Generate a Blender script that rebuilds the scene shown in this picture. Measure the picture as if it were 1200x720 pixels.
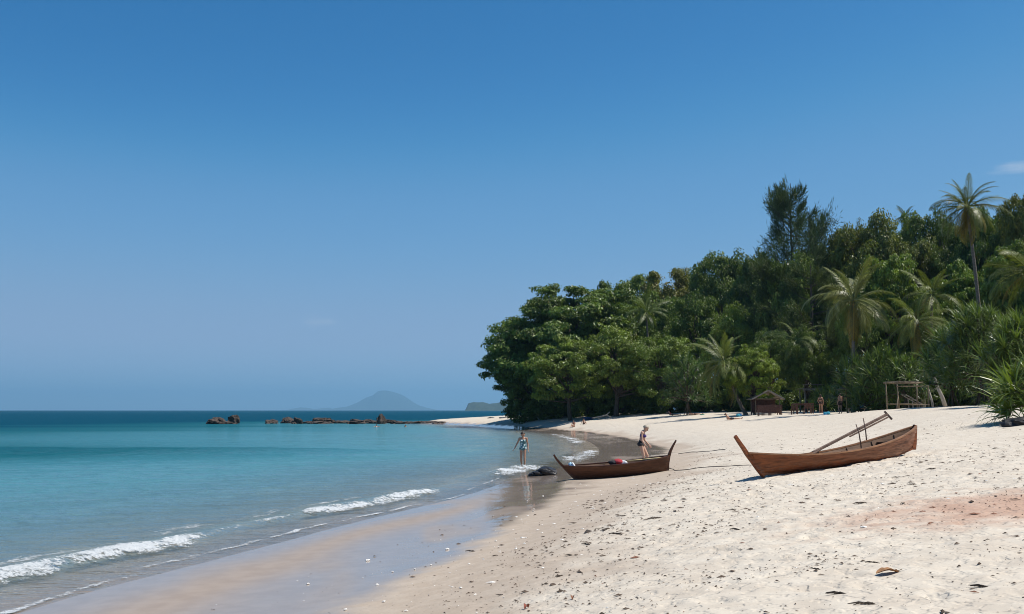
import bpy, bmesh, math, random
import numpy as np
from mathutils import Vector, Matrix, Euler
R = math.radians
sc = bpy.context.scene
for o in list(bpy.data.objects):
    bpy.data.objects.remove(o, do_unlink=True)
COL = sc.collection
rng = np.random.default_rng(7)
random.seed(7)

# ------------------------------------------------------------------ camera
F = 1200 * 35 / 36            # focal length in photo pixels
CAMZ = 2.55
PITCH = math.atan(121 / F)
cam_d = bpy.data.cameras.new('camera')
cam_d.lens = 35; cam_d.sensor_width = 36; cam_d.clip_start = 0.1; cam_d.clip_end = 60000
cam = bpy.data.objects.new('camera', cam_d); COL.objects.link(cam)
cam.location = (0, 0, CAMZ); cam.rotation_euler = (R(90) + PITCH, 0, 0)
sc.camera = cam

# ------------------------------------------------------------------ sky, sun, exposure
SUN_EL, SUN_AZ = 61, 92       # azimuth from +Y towards +X
world = bpy.data.worlds.new('World'); sc.world = world; world.use_nodes = True
wn = world.node_tree.nodes; wl = world.node_tree.links
wn.clear()
w_out = wn.new('ShaderNodeOutputWorld'); w_bg = wn.new('ShaderNodeBackground')
sky = wn.new('ShaderNodeTexSky'); sky.sky_type = 'NISHITA'; sky.sun_disc = False
sky.sun_elevation = R(SUN_EL); sky.sun_rotation = R(SUN_AZ)
sky.altitude = 3000; sky.air_density = 1.0; sky.dust_density = 0.0; sky.ozone_density = 10.0
w_bg.inputs['Strength'].default_value = 0.10
def wmath(op, a, b=None, c=None):
    n = wn.new('ShaderNodeMath'); n.operation = op
    for i, v in enumerate((a, b, c)):
        if v is None: continue
        if isinstance(v, (int, float)): n.inputs[i].default_value = v
        else: wl.new(v, n.inputs[i])
    return n.outputs[0]
# a few thin wisps of cloud high in the sky
tc = wn.new('ShaderNodeTexCoord')
def wisp(direction, size, amount, seed):
    d = Vector(direction).normalized()
    sub = wn.new('ShaderNodeVectorMath'); sub.operation = 'SUBTRACT'
    wl.new(tc.outputs['Generated'], sub.inputs[0]); sub.inputs[1].default_value = d
    scl = wn.new('ShaderNodeVectorMath'); scl.operation = 'MULTIPLY'
    wl.new(sub.outputs[0], scl.inputs[0]); scl.inputs[1].default_value = (1 / size[0], 1 / size[0], 1 / size[1])
    ln = wn.new('ShaderNodeVectorMath'); ln.operation = 'LENGTH'; wl.new(scl.outputs[0], ln.inputs[0])
    nz = wn.new('ShaderNodeTexNoise'); nz.inputs['Scale'].default_value = 0.9; nz.inputs['Detail'].default_value = 5
    add = wn.new('ShaderNodeVectorMath'); add.operation = 'ADD'; wl.new(scl.outputs[0], add.inputs[0]); add.inputs[1].default_value = (seed, seed * 2, 0)
    wl.new(add.outputs[0], nz.inputs['Vector'])
    m = wmath('SUBTRACT', 1.0, ln.outputs['Value'])
    m = wmath('ADD', m, wmath('MULTIPLY', wmath('SUBTRACT', nz.outputs[0], 0.5), 2.2))
    mr = wn.new('ShaderNodeMapRange'); mr.interpolation_type = 'SMOOTHSTEP'
    wl.new(m, mr.inputs[0]); mr.inputs[1].default_value = 0.0; mr.inputs[2].default_value = 1.0
    mr.inputs[3].default_value = 0; mr.inputs[4].default_value = amount
    return mr.outputs[0]
def dirpx(px, py):
    u = (px - 600) / F; v = (360 - py) / F
    c, s = math.cos(PITCH), math.sin(PITCH)
    return Vector((u, c - v * s, s + v * c))
cl = None
for px, py, size, amt, seed in ((1214, 196, (0.042, 0.008), 0.42, 3.1), (376, 377, (0.020, 0.008), 0.13, 5.3), (372, 449, (0.012, 0.004), 0.14, 9.0)):
    w_ = wisp(dirpx(px, py), size, amt, seed)
    cl = w_ if cl is None else wmath('MAXIMUM', cl, w_)
# the sky's colours through a film-like curve (the photograph holds its blue down to the horizon)
def vmul(a, k):
    n = wn.new('ShaderNodeVectorMath'); n.operation = 'SCALE'; wl.new(a, n.inputs[0]); n.inputs['Scale'].default_value = k; return n.outputs[0]
crv = wn.new('ShaderNodeRGBCurve')
for ch, pts in enumerate((((0, 0), (.064, .024), (.103, .110), (.233, .262), (.458, .285), (.70, .40), (1, .80)),
                          ((0, 0), (.141, .152), (.221, .280), (.429, .375), (.635, .435), (.80, .55), (1, .85)),
                          ((0, 0), (.332, .38), (.482, .515), (.691, .545), (.80, .62), (1, .88)))):
    cm = crv.mapping.curves[ch]
    cm.points[0].location = pts[0]; cm.points[1].location = pts[-1]
    for q in pts[1:-1]: cm.points.new(*q)
    for q in cm.points: q.handle_type = 'AUTO_CLAMPED'
crv.mapping.update()
wl.new(vmul(sky.outputs[0], 0.1), crv.inputs['Color'])
mixc = wn.new('ShaderNodeMix'); mixc.data_type = 'RGBA'
wl.new(cl, mixc.inputs[0]); wl.new(vmul(crv.outputs[0], 10.0), mixc.inputs[6]); mixc.inputs[7].default_value = (6.2, 6.4, 6.8, 1)
wl.new(mixc.outputs[2], w_bg.inputs['Color']); wl.new(w_bg.outputs[0], w_out.inputs['Surface'])

sun_d = bpy.data.lights.new('sun', 'SUN'); sun_d.energy = 5.0; sun_d.angle = R(0.53); sun_d.color = (1.0, 0.955, 0.88)
sun = bpy.data.objects.new('sun', sun_d); COL.objects.link(sun)
to_sun = Vector((math.cos(R(SUN_EL)) * math.sin(R(SUN_AZ)), math.cos(R(SUN_EL)) * math.cos(R(SUN_AZ)), math.sin(R(SUN_EL))))
sun.rotation_euler = (-to_sun).to_track_quat('-Z', 'Y').to_euler()
sc.view_settings.view_transform = 'Standard'; sc.view_settings.look = 'None'
sc.view_settings.gamma = 1; sc.view_settings.use_curve_mapping = False
sc.view_settings.exposure = 0.22
sc.render.engine = 'CYCLES'
sc.cycles.transparent_max_bounces = 12; sc.cycles.max_bounces = 6
sc.cycles.volume_bounces = 0
HAZE = 0.00008              # density of the sea haze per metre
sc.cycles.use_denoising = True; sc.cycles.denoising_input_passes = 'RGB_ALBEDO_NORMAL'; sc.cycles.denoising_prefilter = 'ACCURATE'
sc.cycles.sample_clamp_indirect = 4.0
sc.cycles.filter_width = 1.0

# ------------------------------------------------------------------ helpers
def P(px, py, Y):
    """point of the place seen in photo pixel (px, py) at depth Y"""
    d = dirpx(px, py); t = Y / d.y
    return Vector((d.x * t, Y, CAMZ + d.z * t))

def hash2(ix, iy, seed):
    h = (ix.astype(np.int64) * 374761393 + iy.astype(np.int64) * 668265263 + seed * 974711) & 0x7fffffff
    h = ((h ^ (h >> 13)) * 1274126177) & 0x7fffffff
    h = h ^ (h >> 16)
    return (h & 0xffff) / 32767.5 - 1.0
def vnoise(x, y, seed=0):
    x = np.asarray(x, float); y = np.asarray(y, float)
    ix = np.floor(x); iy = np.floor(y); fx = x - ix; fy = y - iy
    fx = fx * fx * (3 - 2 * fx); fy = fy * fy * (3 - 2 * fy)
    a = hash2(ix, iy, seed); b = hash2(ix + 1, iy, seed); c = hash2(ix, iy + 1, seed); d = hash2(ix + 1, iy + 1, seed)
    return (a * (1 - fx) + b * fx) * (1 - fy) + (c * (1 - fx) + d * fx) * fy
def fbm(x, y, octs=4, seed=0, gain=0.5):
    s = 0; a = 1.0; n = 0
    for i in range(octs):
        s = s + a * vnoise(x * 2 ** i, y * 2 ** i, seed + i * 17); n += a; a *= gain
    return s / n
def sstep(x, a, b):
    t = np.clip((np.asarray(x, float) - a) / (b - a), 0, 1)
    return t * t * (3 - 2 * t)

def new_obj(name, me, mat=None, parent=None):
    o = bpy.data.objects.new(name, me); COL.objects.link(o)
    if mat is not None and me is not None and not me.materials: me.materials.append(mat)
    if parent is not None: o.parent = parent
    return o
def tag(o, label=None, cat=None, group=None, kind=None):
    if label: o['label'] = label
    if cat: o['category'] = cat
    if group: o['group'] = group
    if kind: o['kind'] = kind
    return o
def empty(name, loc, rz=0.0):
    o = bpy.data.objects.new(name, None); COL.objects.link(o)
    o.location = loc; o.rotation_euler = (0, 0, rz); o.empty_display_size = 0.2
    return o
def np_mesh(name, verts, faces, smooth=False):
    """faces: (N,k) int array"""
    verts = np.asarray(verts, np.float32); faces = np.asarray(faces, np.int32)
    me = bpy.data.meshes.new(name); n, k = faces.shape
    me.vertices.add(len(verts)); me.vertices.foreach_set('co', verts.ravel())
    me.loops.add(n * k); me.loops.foreach_set('vertex_index', faces.ravel())
    me.polygons.add(n); me.polygons.foreach_set('loop_start', np.arange(0, n * k, k, dtype=np.int32))
    me.polygons.foreach_set('loop_total', np.full(n, k, np.int32))
    me.polygons.foreach_set('use_smooth', np.full(n, smooth, bool))
    me.update(calc_edges=True)
    return me
def add_attr(me, name, values, domain='POINT'):
    a = me.attributes.new(name, 'FLOAT', domain); a.data.foreach_set('value', np.asarray(values, np.float32).ravel())

class MB:
    """collects shapes into one mesh"""
    def __init__(self): self.v = []; self.f = []
    def add(self, verts, faces):
        k = len(self.v); self.v += [tuple(p) for p in verts]; self.f += [tuple(i + k for i in f) for f in faces]; return self
    def box(self, c, s, rot=None):
        cx, cy, cz = c; a, b, d = s[0] / 2, s[1] / 2, s[2] / 2
        vs = [Vector(q) for q in ((-a, -b, -d), (a, -b, -d), (a, b, -d), (-a, b, -d), (-a, -b, d), (a, -b, d), (a, b, d), (-a, b, d))]
        if rot is not None: vs = [rot @ q for q in vs]
        return self.add([q + Vector(c) for q in vs], [(0, 3, 2, 1), (4, 5, 6, 7), (0, 1, 5, 4), (1, 2, 6, 5), (2, 3, 7, 6), (3, 0, 4, 7)])
    def bar(self, p, q, w, h):
        p = Vector(p); q = Vector(q); d = (q - p); L = d.length
        rot = d.to_track_quat('X', 'Z').to_matrix()
        return self.box((p + q) / 2, (L, w, h), rot)
    def tube(self, pts, radii, n=8, cap=True):
        pts = [Vector(p) for p in pts]; m = len(pts)
        if isinstance(radii, (int, float)): radii = [radii] * m
        vs = []; fs = []; side = None
        for i, p in enumerate(pts):
            t = (pts[min(i + 1, m - 1)] - pts[max(i - 1, 0)]).normalized()
            if side is None:
                side = t.orthogonal().normalized()
            side = (side - t * side.dot(t)).normalized(); up = t.cross(side)
            for k in range(n):
                a = 2 * math.pi * k / n
                vs.append(p + (side * math.cos(a) + up * math.sin(a)) * radii[i])
        for i in range(m - 1):
            for k in range(n):
                fs.append((i * n + k, i * n + (k + 1) % n, (i + 1) * n + (k + 1) % n, (i + 1) * n + k))
        if cap:
            fs.append(tuple(range(n - 1, -1, -1))); fs.append(tuple((m - 1) * n + k for k in range(n)))
        return self.add(vs, fs)
    def build(self, name, mat=None, parent=None, smooth=False):
        me = bpy.data.meshes.new(name); me.from_pydata(self.v, [], self.f); me.update()
        if smooth:
            for p in me.polygons: p.use_smooth = True
        return new_obj(name, me, mat, parent)
def crom(pts, k=8):
    pts = [np.array(p, float) for p in pts]; out = []
    for i in range(len(pts) - 1):
        p0 = pts[max(i - 1, 0)]; p1 = pts[i]; p2 = pts[i + 1]; p3 = pts[min(i + 2, len(pts) - 1)]
        for j in range(k):
            t = j / k
            out.append(0.5 * (2 * p1 + (p2 - p0) * t + (2 * p0 - 5 * p1 + 4 * p2 - p3) * t * t + (3 * p1 - p0 - 3 * p2 + p3) * t ** 3))
    out.append(pts[-1]); return np.array(out)

# ------------------------------------------------------------------ materials
class Mat:
    def __init__(self, name):
        self.m = bpy.data.materials.new(name); self.m.use_nodes = True
        self.t = self.m.node_tree; self.t.nodes.clear()
        self.out = self.n('ShaderNodeOutputMaterial')
    def n(self, typ, **kw):
        x = self.t.nodes.new(typ)
        for k, v in kw.items(): setattr(x, k, v)
        return x
    def l(self, a, b): self.t.links.new(a, b)
    def put(self, sock, v):
        if hasattr(v, 'is_linked') or isinstance(v, bpy.types.NodeSocket): self.l(v, sock)
        else:
            if isinstance(v, tuple) and len(v) == 3 and sock.type == 'RGBA': v = (*v, 1)
            sock.default_value = v
    def math(self, op, a, b=None, c=None, clamp=False):
        x = self.n('ShaderNodeMath', operation=op, use_clamp=clamp)
        for i, v in enumerate((a, b, c)):
            if v is not None: self.put(x.inputs[i], v)
        return x.outputs[0]
    def mix(self, f, a, b, blend='MIX'):
        x = self.n('ShaderNodeMix', data_type='RGBA', blend_type=blend)
        self.put(x.inputs[0], f); self.put(x.inputs[6], a); self.put(x.inputs[7], b); return x.outputs[2]
    def pos(self, scale=(1, 1, 1), obj=False):
        if obj: s = self.n('ShaderNodeTexCoord').outputs['Object']
        else: s = self.n('ShaderNodeNewGeometry').outputs['Position']
        mp = self.n('ShaderNodeMapping'); self.l(s, mp.inputs[0]); mp.inputs['Scale'].default_value = scale
        return mp.outputs[0]
    def noise(self, vec, scale, detail=4, rough=0.55, dist=0.0):
        x = self.n('ShaderNodeTexNoise'); self.l(vec, x.inputs['Vector'])
        x.inputs['Scale'].default_value = scale; x.inputs['Detail'].default_value = detail
        x.inputs['Roughness'].default_value = rough; x.inputs['Distortion'].default_value = dist
        return x.outputs[0]
    def rng(self, v, a, b, c=0.0, d=1.0, smooth=True):
        x = self.n('ShaderNodeMapRange'); x.interpolation_type = 'SMOOTHSTEP' if smooth else 'LINEAR'
        self.put(x.inputs[0], v)
        for i, q in enumerate((a, b, c, d)): x.inputs[i + 1].default_value = q
        return x.outputs[0]
    def attr(self, name):
        return self.n('ShaderNodeAttribute', attribute_name=name).outputs['Fac']
    def bump(self, h, dist, strength=1.0, normal=None):
        x = self.n('ShaderNodeBump'); self.l(h, x.inputs['Height']); self.put(x.inputs['Distance'], dist); self.put(x.inputs['Strength'], strength)
        if normal is not None: self.l(normal, x.inputs['Normal'])
        return x.outputs[0]
    def bsdf(self, **kw):
        x = self.n('ShaderNodeBsdfPrincipled')
        for k, v in kw.items(): self.put(x.inputs[k.replace('_', ' ')], v)
        self.l(x.outputs[0], self.out.inputs['Surface']); return x

def simple(name, col, rough=0.7, var=0.25, scale=6.0, bump=0.0, stretch=(1, 1, 1), spec=0.3):
    m = Mat(name); p = m.pos(stretch, obj=True)
    nz = m.noise(p, scale, 5, 0.6)
    k = m.rng(nz, 0.3, 0.7, 1 - var, 1 + var)
    c = m.mix(1.0, col, k, 'MULTIPLY')
    b = m.bsdf(Base_Color=c, Roughness=rough, Specular_IOR_Level=spec)
    if bump: m.l(m.bump(nz, bump), b.inputs['Normal'])
    return m.m

def leaf_mat(name, col, rough=0.40, trans=0.18, spec=0.36, var=0.55, tcol=None):
    m = Mat(name); a = m.attr('tint')
    info = m.n('ShaderNodeObjectInfo')
    c = m.mix(1.0, col, info.outputs['Color'], 'MULTIPLY')
    k = m.rng(a, 0, 1, 1 - var, 1 + var, smooth=False)
    c = m.mix(1.0, c, k, 'MULTIPLY')
    # a few yellowed leaves
    yel = m.rng(a, 0.955, 0.96); c = m.mix(yel, c, (0.20, 0.15, 0.03))
    b = m.n('ShaderNodeBsdfPrincipled'); m.l(c, b.inputs['Base Color']); b.inputs['Roughness'].default_value = rough
    b.inputs['Specular IOR Level'].default_value = spec
    t = m.n('ShaderNodeBsdfTranslucent'); tc_ = m.mix(1.0, c, (1.5, 1.7, 0.6), 'MULTIPLY'); m.l(tc_, t.inputs[0])
    mx = m.n('ShaderNodeMixShader'); mx.inputs[0].default_value = trans
    m.l(b.outputs[0], mx.inputs[1]); m.l(t.outputs[0], mx.inputs[2]); m.l(mx.outputs[0], m.out.inputs['Surface'])
    return m.m

M = {}
M['leaf'] = leaf_mat('broad_leaf', (0.135, 0.168, 0.030))
M['needle'] = leaf_mat('needle_leaf', (0.082, 0.10, 0.040), rough=0.6, trans=0.15, spec=0.2)
M['frond'] = leaf_mat('frond_leaf', (0.125, 0.140, 0.036), rough=0.42, trans=0.2, spec=0.4)
M['strap'] = leaf_mat('strap_leaf', (0.105, 0.145, 0.030), rough=0.38, trans=0.2, spec=0.45)
M['bark'] = simple('bark', (0.10, 0.075, 0.055), 0.9, 0.4, 5, 0.02, (1, 1, .4))
M['palm_bark'] = simple('palm_bark', (0.17, 0.14, 0.11), 0.9, 0.3, 6, 0.01, (1, 1, 3))
M['pale_bark'] = simple('pale_bark', (0.34, 0.30, 0.25), 0.9, 0.3, 5, 0.01, (1, 1, .4))
M['driftwood'] = simple('driftwood', (0.10, 0.07, 0.05), 0.9, 0.4, 20)
M['weed'] = simple('dry_weed', (0.06, 0.045, 0.033), 0.95, 0.5, 30)
M['dead_leaf'] = simple('dead_leaf', (0.28, 0.14, 0.06), 0.7, 0.4, 25)
M['shell'] = simple('shell', (0.72, 0.68, 0.62), 0.5, 0.15, 25)
M['rock'] = simple('rock', (0.062, 0.047, 0.038), 0.9, 0.5, 1.3, 0.15)
M['black_rock'] = simple('black_rock', (0.022, 0.02, 0.02), 0.45, 0.4, 4, 0.03)
M['bamboo'] = simple('weathered_pole', (0.19, 0.145, 0.095), 0.8, 0.3, 4, 0, (1, 1, .3))
M['grey_wood'] = simple('grey_wood', (0.27, 0.23, 0.19), 0.85, 0.3, 5)
M['red_wood'] = simple('red_wood', (0.085, 0.04, 0.03), 0.6, 0.3, 8)
M['thatch'] = simple('thatch', (0.28, 0.23, 0.17), 0.95, 0.35, 12, 0.02, (1, 6, 1))
M['rope'] = simple('rope', (0.09, 0.075, 0.06), 0.9, 0.3, 40)

def hull_mat(name, col, dark):
    m = Mat(name); p = m.pos((0.35, 1, 5.0), obj=True)
    g = m.noise(p, 6.0, 6, 0.65, 0.6); big = m.noise(m.pos((.7, 1, 1), obj=True), 1.6, 4, 0.6)
    c = m.mix(m.rng(g, 0.35, 0.7), col, dark)
    c = m.mix(m.rng(big, 0.42, 0.75, 0, 0.55), c, tuple(q * 0.45 for q in col))
    z = m.n('ShaderNodeSeparateXYZ'); m.l(m.pos(obj=True), z.inputs[0])
    worn = m.math('MULTIPLY', m.rng(m.noise(m.pos((1, 1, 2), obj=True), 9, 5), 0.45, 0.75), m.rng(z.outputs[2], 0.30, 0.04))
    c = m.mix(m.math('MULTIPLY', worn, 0.35), c, (0.20, 0.165, 0.13))
    b = m.bsdf(Base_Color=c, Roughness=m.rng(g, .3, .7, 0.35, 0.60), Specular_IOR_Level=0.25)
    m.l(m.bump(g, 0.004), b.inputs['Normal'])
    return m.m
M['hull_red'] = hull_mat('oiled_brown_timber', (0.22, 0.066, 0.020), (0.075, 0.023, 0.009))
M['hull_dark'] = hull_mat('dark_brown_timber', (0.12, 0.048, 0.024), (0.055, 0.024, 0.013))
M['rail_lit'] = simple('rail_lit_timber', (0.24, 0.12, 0.06), .6, .3, 8, 0, (.3, 1, 1))  # lighter than the hull: the gunwale's highlight put into its colour
M['hull_inside'] = simple('hull_inside', (0.13, 0.075, 0.045), 0.75, 0.35, 8, 0.004, (0.3, 1, 3))

# ------------------------------------------------------------------ the land
SHORE = crom([(-60, -90), (-22, -30), (-10.2, 0), (-8.4, 8), (-7.3, 14.2), (-5.9, 19.1), (-4.5, 24), (-1.9, 31.7), (0.0, 41.3), (1.8, 48), (4.3, 63), (5.2, 87.5),
              (3.4, 114), (-5.4, 157), (-18.6, 198), (-22, 206), (-15, 216), (2, 236), (22, 270), (70, 330), (200, 420), (900, 700)], 5)
LAND = np.vstack([SHORE, [[1500, 700], [1500, -90]]])
def sdist(x, y):
    x = np.asarray(x, float); y = np.asarray(y, float); sh = x.shape
    x = x.ravel(); y = y.ravel(); out = np.empty(len(x))
    A = SHORE[:-1]; B = SHORE[1:]; D = B - A; L2 = (D ** 2).sum(1)
    Q0 = LAND; Q1 = np.roll(LAND, -1, 0)
    for i in range(0, len(x), 20000):
        px = x[i:i + 20000, None]; py = y[i:i + 20000, None]
        t = np.clip(((px - A[:, 0]) * D[:, 0] + (py - A[:, 1]) * D[:, 1]) / L2, 0, 1)
        d = np.sqrt(((px - A[:, 0] - t * D[:, 0]) ** 2 + (py - A[:, 1] - t * D[:, 1]) ** 2).min(1))
        c = ((Q0[:, 1] > py) != (Q1[:, 1] > py))
        with np.errstate(divide='ignore', invalid='ignore'):
            xi = Q0[:, 0] + (py - Q0[:, 1]) / (Q1[:, 1] - Q0[:, 1]) * (Q1[:, 0] - Q0[:, 0])
        ins = (c & (px < xi)).sum(1) % 2 == 1
        out[i:i + 20000] = np.where(ins, d, -d)
    return out.reshape(sh)
_pd = np.array([-3000, -400, -100, -30, -10, -3, 0, 2, 4, 5.6, 6.6, 8, 10, 12.5, 16, 20, 28, 40, 60, 3000], float)
_pz = np.array([-14, -9, -4.0, -1.35, -.5, -.18, -.045, .025, .11, .2, .36, .74, 1.10, 1.36, 1.74, 2.08, 2.45, 2.8, 3.0, 3.0])
def wet_width(y):
    return np.interp(y, [8, 16, 25, 33, 37, 45, 60, 100, 150, 200], [5.7, 5.6, 4.6, 3.3, 3.4, 4.8, 5.2, 4, 3, 2.5])
def swash(d, y):
    w = wet_width(y) + 0.35 * fbm(y * 0.35, y * 0 + 3.3, 3, 5)
    q = np.interp(y, [25, 30, 38, 46, 58], [1, .25, .25, .7, 1]); x_ = np.maximum(d - w, 0)
    return np.where(d <= 0, d, np.where(d < w, d * 5.6 / w, 5.6 + x_ - (1 - q) * 4.5 * (1 - np.exp(-x_ / 4.5))))
def height(x, y, d=None, fine=True):
    x = np.asarray(x, float); y = np.asarray(y, float)
    if d is None: d = sdist(x, y)
    e = swash(d, y)
    z = 0
    for k in (-.35, 0, .35): z = z + np.interp(e + k * np.clip((np.abs(e) + 1.5) * .3, .3, 2), _pd, _pz) / 3
    z = z + 0.55 * sstep(d, 13, 22) * sstep(y, 32, 46) * (1 - sstep(y, 62, 85))
    z = z + 13.0 * sstep(d, 32, 95) * sstep(x, 10, 60)
    z = z - 0.0022 * sstep(y, 110, 200) * d * sstep(d, 0, 40)
    z = np.where(z > .1, .1 + (z - .1) * (1 - .30 * sstep(y, 150, 195)), z)
    soft = sstep(e, 6.5, 9.0)
    if fine:
        z = z + soft * (0.018 * fbm(x * 1.1, y * 1.1, 3, 11) + 0.05 * fbm(x * .25, y * .25, 2, 12))
        n = fbm(x * 3.1, y * 3.1, 2, 21)
        z = z - soft * 0.022 * sstep(n, 0.05, 0.6) + soft * 0.012 * sstep(-n, 0.05, .6)
    return z
def hz(x, y): return float(height(np.array([x]), np.array([y]))[0])
def G(px, py, lo=5, hi=260):
    """where the line of sight through a pixel meets the land"""
    d = dirpx(px, py); ys = np.geomspace(lo, hi, 900); t = ys / d.y
    gx = d.x * t; gz = CAMZ + d.z * t; h = np.maximum(height(gx, ys, fine=False), 0.0)
    k = np.argmax(gz < h) if (gz < h).any() else len(ys) - 1
    return Vector((gx[k], ys[k], max(h[k], 0)))
def onland(px, Y):
    x = dirpx(px, 481).x / dirpx(px, 481).y * Y
    return Vector((x, Y, hz(x, Y)))
def grow(a, b, step, lo, hi, ratio):
    mid = list(np.arange(a, b + 1e-6, step)); s = step; v = mid[-1]; r = []
    while v < hi: s *= ratio; v += s; r.append(v)
    s = step; v = a; l = []
    while v > lo: s *= ratio; v -= s; l.append(v)
    return np.array(l[::-1] + mid + r)
def grid_mesh(name, xs, ys, zf):
    X, Y = np.meshgrid(xs, ys); nx, ny = len(xs), len(ys)
    Z = zf(X, Y); i = np.arange(nx * ny).reshape(ny, nx)
    f = np.stack([i[:-1, :-1], i[:-1, 1:], i[1:, 1:], i[1:, :-1]], -1).reshape(-1, 4)
    return np_mesh(name, np.stack([X, Y, Z], -1).reshape(-1, 3), f, True), X.ravel(), Y.ravel(), Z.ravel()

gx_ = grow(-2.5, 10, .055, -420, 700, 1.05); gy_ = grow(6, 22, .055, -85, 640, 1.028)
store = {}
def land_z(X, Y):
    store['d'] = sdist(X, Y); Z = height(X, Y, store['d'])
    r = np.random.default_rng(99); xs, ys = X[0], Y[:, 0]; prints = []
    for k in range(26):                                   # footprint trails
        p = np.array([r.uniform(-1, 12), r.uniform(5, 24)]); a = r.normal(1.35, .5) if r.uniform() < .7 else r.uniform(0, 6.28)
        for q in range(r.integers(8, 26)):
            a += r.normal() * .07; p = p + np.array([math.cos(a), math.sin(a)]) * .62; sd = (.1 if q % 2 else -.1)
            prints.append((p[0] - math.sin(a) * sd, p[1] + math.cos(a) * sd, a, .15, .065, r.uniform(.018, .04)))
    for k in range(500): prints.append((r.uniform(-2, 12), r.uniform(5, 24), r.uniform(0, 6.28), r.uniform(.06, .18), r.uniform(.05, .12), r.uniform(.01, .028)))
    for fx_, fy_, a, L, W, dp in prints:
        i0, i1 = np.searchsorted(xs, [fx_ - .5, fx_ + .5]); j0, j1 = np.searchsorted(ys, [fy_ - .5, fy_ + .5])
        if i1 - i0 < 3 or j1 - j0 < 3: continue
        U = X[j0:j1, i0:i1] - fx_; V_ = Y[j0:j1, i0:i1] - fy_; c_, s_ = math.cos(a), math.sin(a)
        q = ((U * c_ + V_ * s_) / L) ** 2 + ((V_ * c_ - U * s_) / W) ** 2
        soft = sstep(store['d'][j0:j1, i0:i1], 8.2, 9.5)
        Z[j0:j1, i0:i1] += soft * dp * (-np.exp(-q ** 1.5) + .45 * np.exp(-((np.sqrt(q) - 1.5) / .45) ** 2))
    return Z
me, gX, gY, gZ = grid_mesh('ground', gx_, gy_, land_z)
gd = store['d'].ravel(); ge = swash(gd, gY)
edge_n = 0.35 * fbm(gX * .9, gY * .9, 3, 31) + 0.12 * fbm(gX * 4, gY * 4, 2, 32)
wet = 1 - sstep(ge + edge_n, 5.2, 6.0)
film = wet * (1 - 0.88 * np.exp(-((ge - 2.8 + 0.6 * fbm(gX * .35, gY * .15, 2, 44)) / .8) ** 2) * (1 - sstep(gY, 24, 36)))
film = film * (1 - 0.5 * sstep(fbm(gX * .7 + 5, gY * .25, 3, 46), .15, .6))
drift = sstep(ge + 1.5 * fbm(gX * .5, gY * .5, 4, 33) + 1.6 * sstep(gY, 38, 60), 7.6, 8.8)
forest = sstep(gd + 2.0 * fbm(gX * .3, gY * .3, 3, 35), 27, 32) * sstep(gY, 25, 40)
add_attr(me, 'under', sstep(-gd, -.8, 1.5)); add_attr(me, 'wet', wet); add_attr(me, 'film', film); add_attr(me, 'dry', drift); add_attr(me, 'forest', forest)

m = Mat('sand'); p = m.pos()
big = m.noise(p, 0.55, 4); mid = m.noise(p, 3.2, 4, 0.5); fine = m.noise(p, 60, 4, 0.7); pit = m.noise(m.pos((.8, 1, 1)), 9.0, 2, 0.5, 0.0)
dry = m.mix(m.rng(mid, .3, .7), (0.545, 0.472, 0.38), (0.612, 0.545, 0.448))
damp = m.mix(m.rng(mid, .3, .7), (0.405, 0.325, 0.25), (0.455, 0.375, 0.295))
c = m.mix(m.attr('dry'), damp, dry)
c = m.mix(m.rng(big, .35, .7, 0, .16), c, (0.40, 0.33, 0.26))
speck = m.math('MULTIPLY', m.rng(fine, .62, .70), 0.22); c = m.mix(speck, c, (0.20, 0.15, 0.11))
# patch of reddish sand mixed with leaf crumbs
sx = m.n('ShaderNodeSeparateXYZ'); m.l(p, sx.inputs[0])
ex = m.math('MULTIPLY', m.math('SUBTRACT', sx.outputs[0], 6.4), 0.33); ey = m.math('MULTIPLY', m.math('SUBTRACT', sx.outputs[1], 11.6), 0.46)
el = m.math('SQRT', m.math('ADD', m.math('MULTIPLY', ex, ex), m.math('MULTIPLY', ey, ey)))
patch = m.rng(m.math('ADD', el, m.math('MULTIPLY', m.math('SUBTRACT', m.noise(p, 1.6, 5, .65), .5), 1.6)), 1.25, .25, 0, .85)
c = m.mix(patch, c, (0.44, 0.27, 0.19))
c = m.mix(m.attr('wet'), c, m.mix(m.rng(mid, .3, .7), (0.30, 0.235, 0.185), (0.34, 0.27, 0.215)))
c = m.mix(m.attr('under'), c, (0.42, 0.35, 0.27))
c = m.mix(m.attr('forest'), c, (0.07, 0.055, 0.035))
inv = m.math('SUBTRACT', 1.0, m.attr('wet'))
hsum = m.math('ADD', m.math('ADD', m.math('MULTIPLY', m.rng(pit, .36, .52, 0, 1), .55), m.math('MULTIPLY', mid, 1.2)), m.math('MULTIPLY', fine, .10))
nrm = m.bump(hsum, m.math('MULTIPLY', inv, m.rng(m.attr('dry'), 0, 1, .006, .019)))
b = m.bsdf(Base_Color=c, Roughness=m.rng(m.attr('wet'), 0, 1, .95, .6), Specular_IOR_Level=0.15)
m.l(nrm, b.inputs['Normal'])
m.l(m.attr('film'), b.inputs['Coat Weight']); b.inputs['Coat Roughness'].default_value = 0.06; b.inputs['Coat IOR'].default_value = 1.36
ripp = m.noise(m.pos((1.0, .35, 1)), 3.0, 3, .5); m.l(m.bump(ripp, 0.006), b.inputs['Coat Normal'])
M['sand'] = m.m
ground = new_obj('ground', me, M['sand']); tag(ground, kind='structure')

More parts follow.
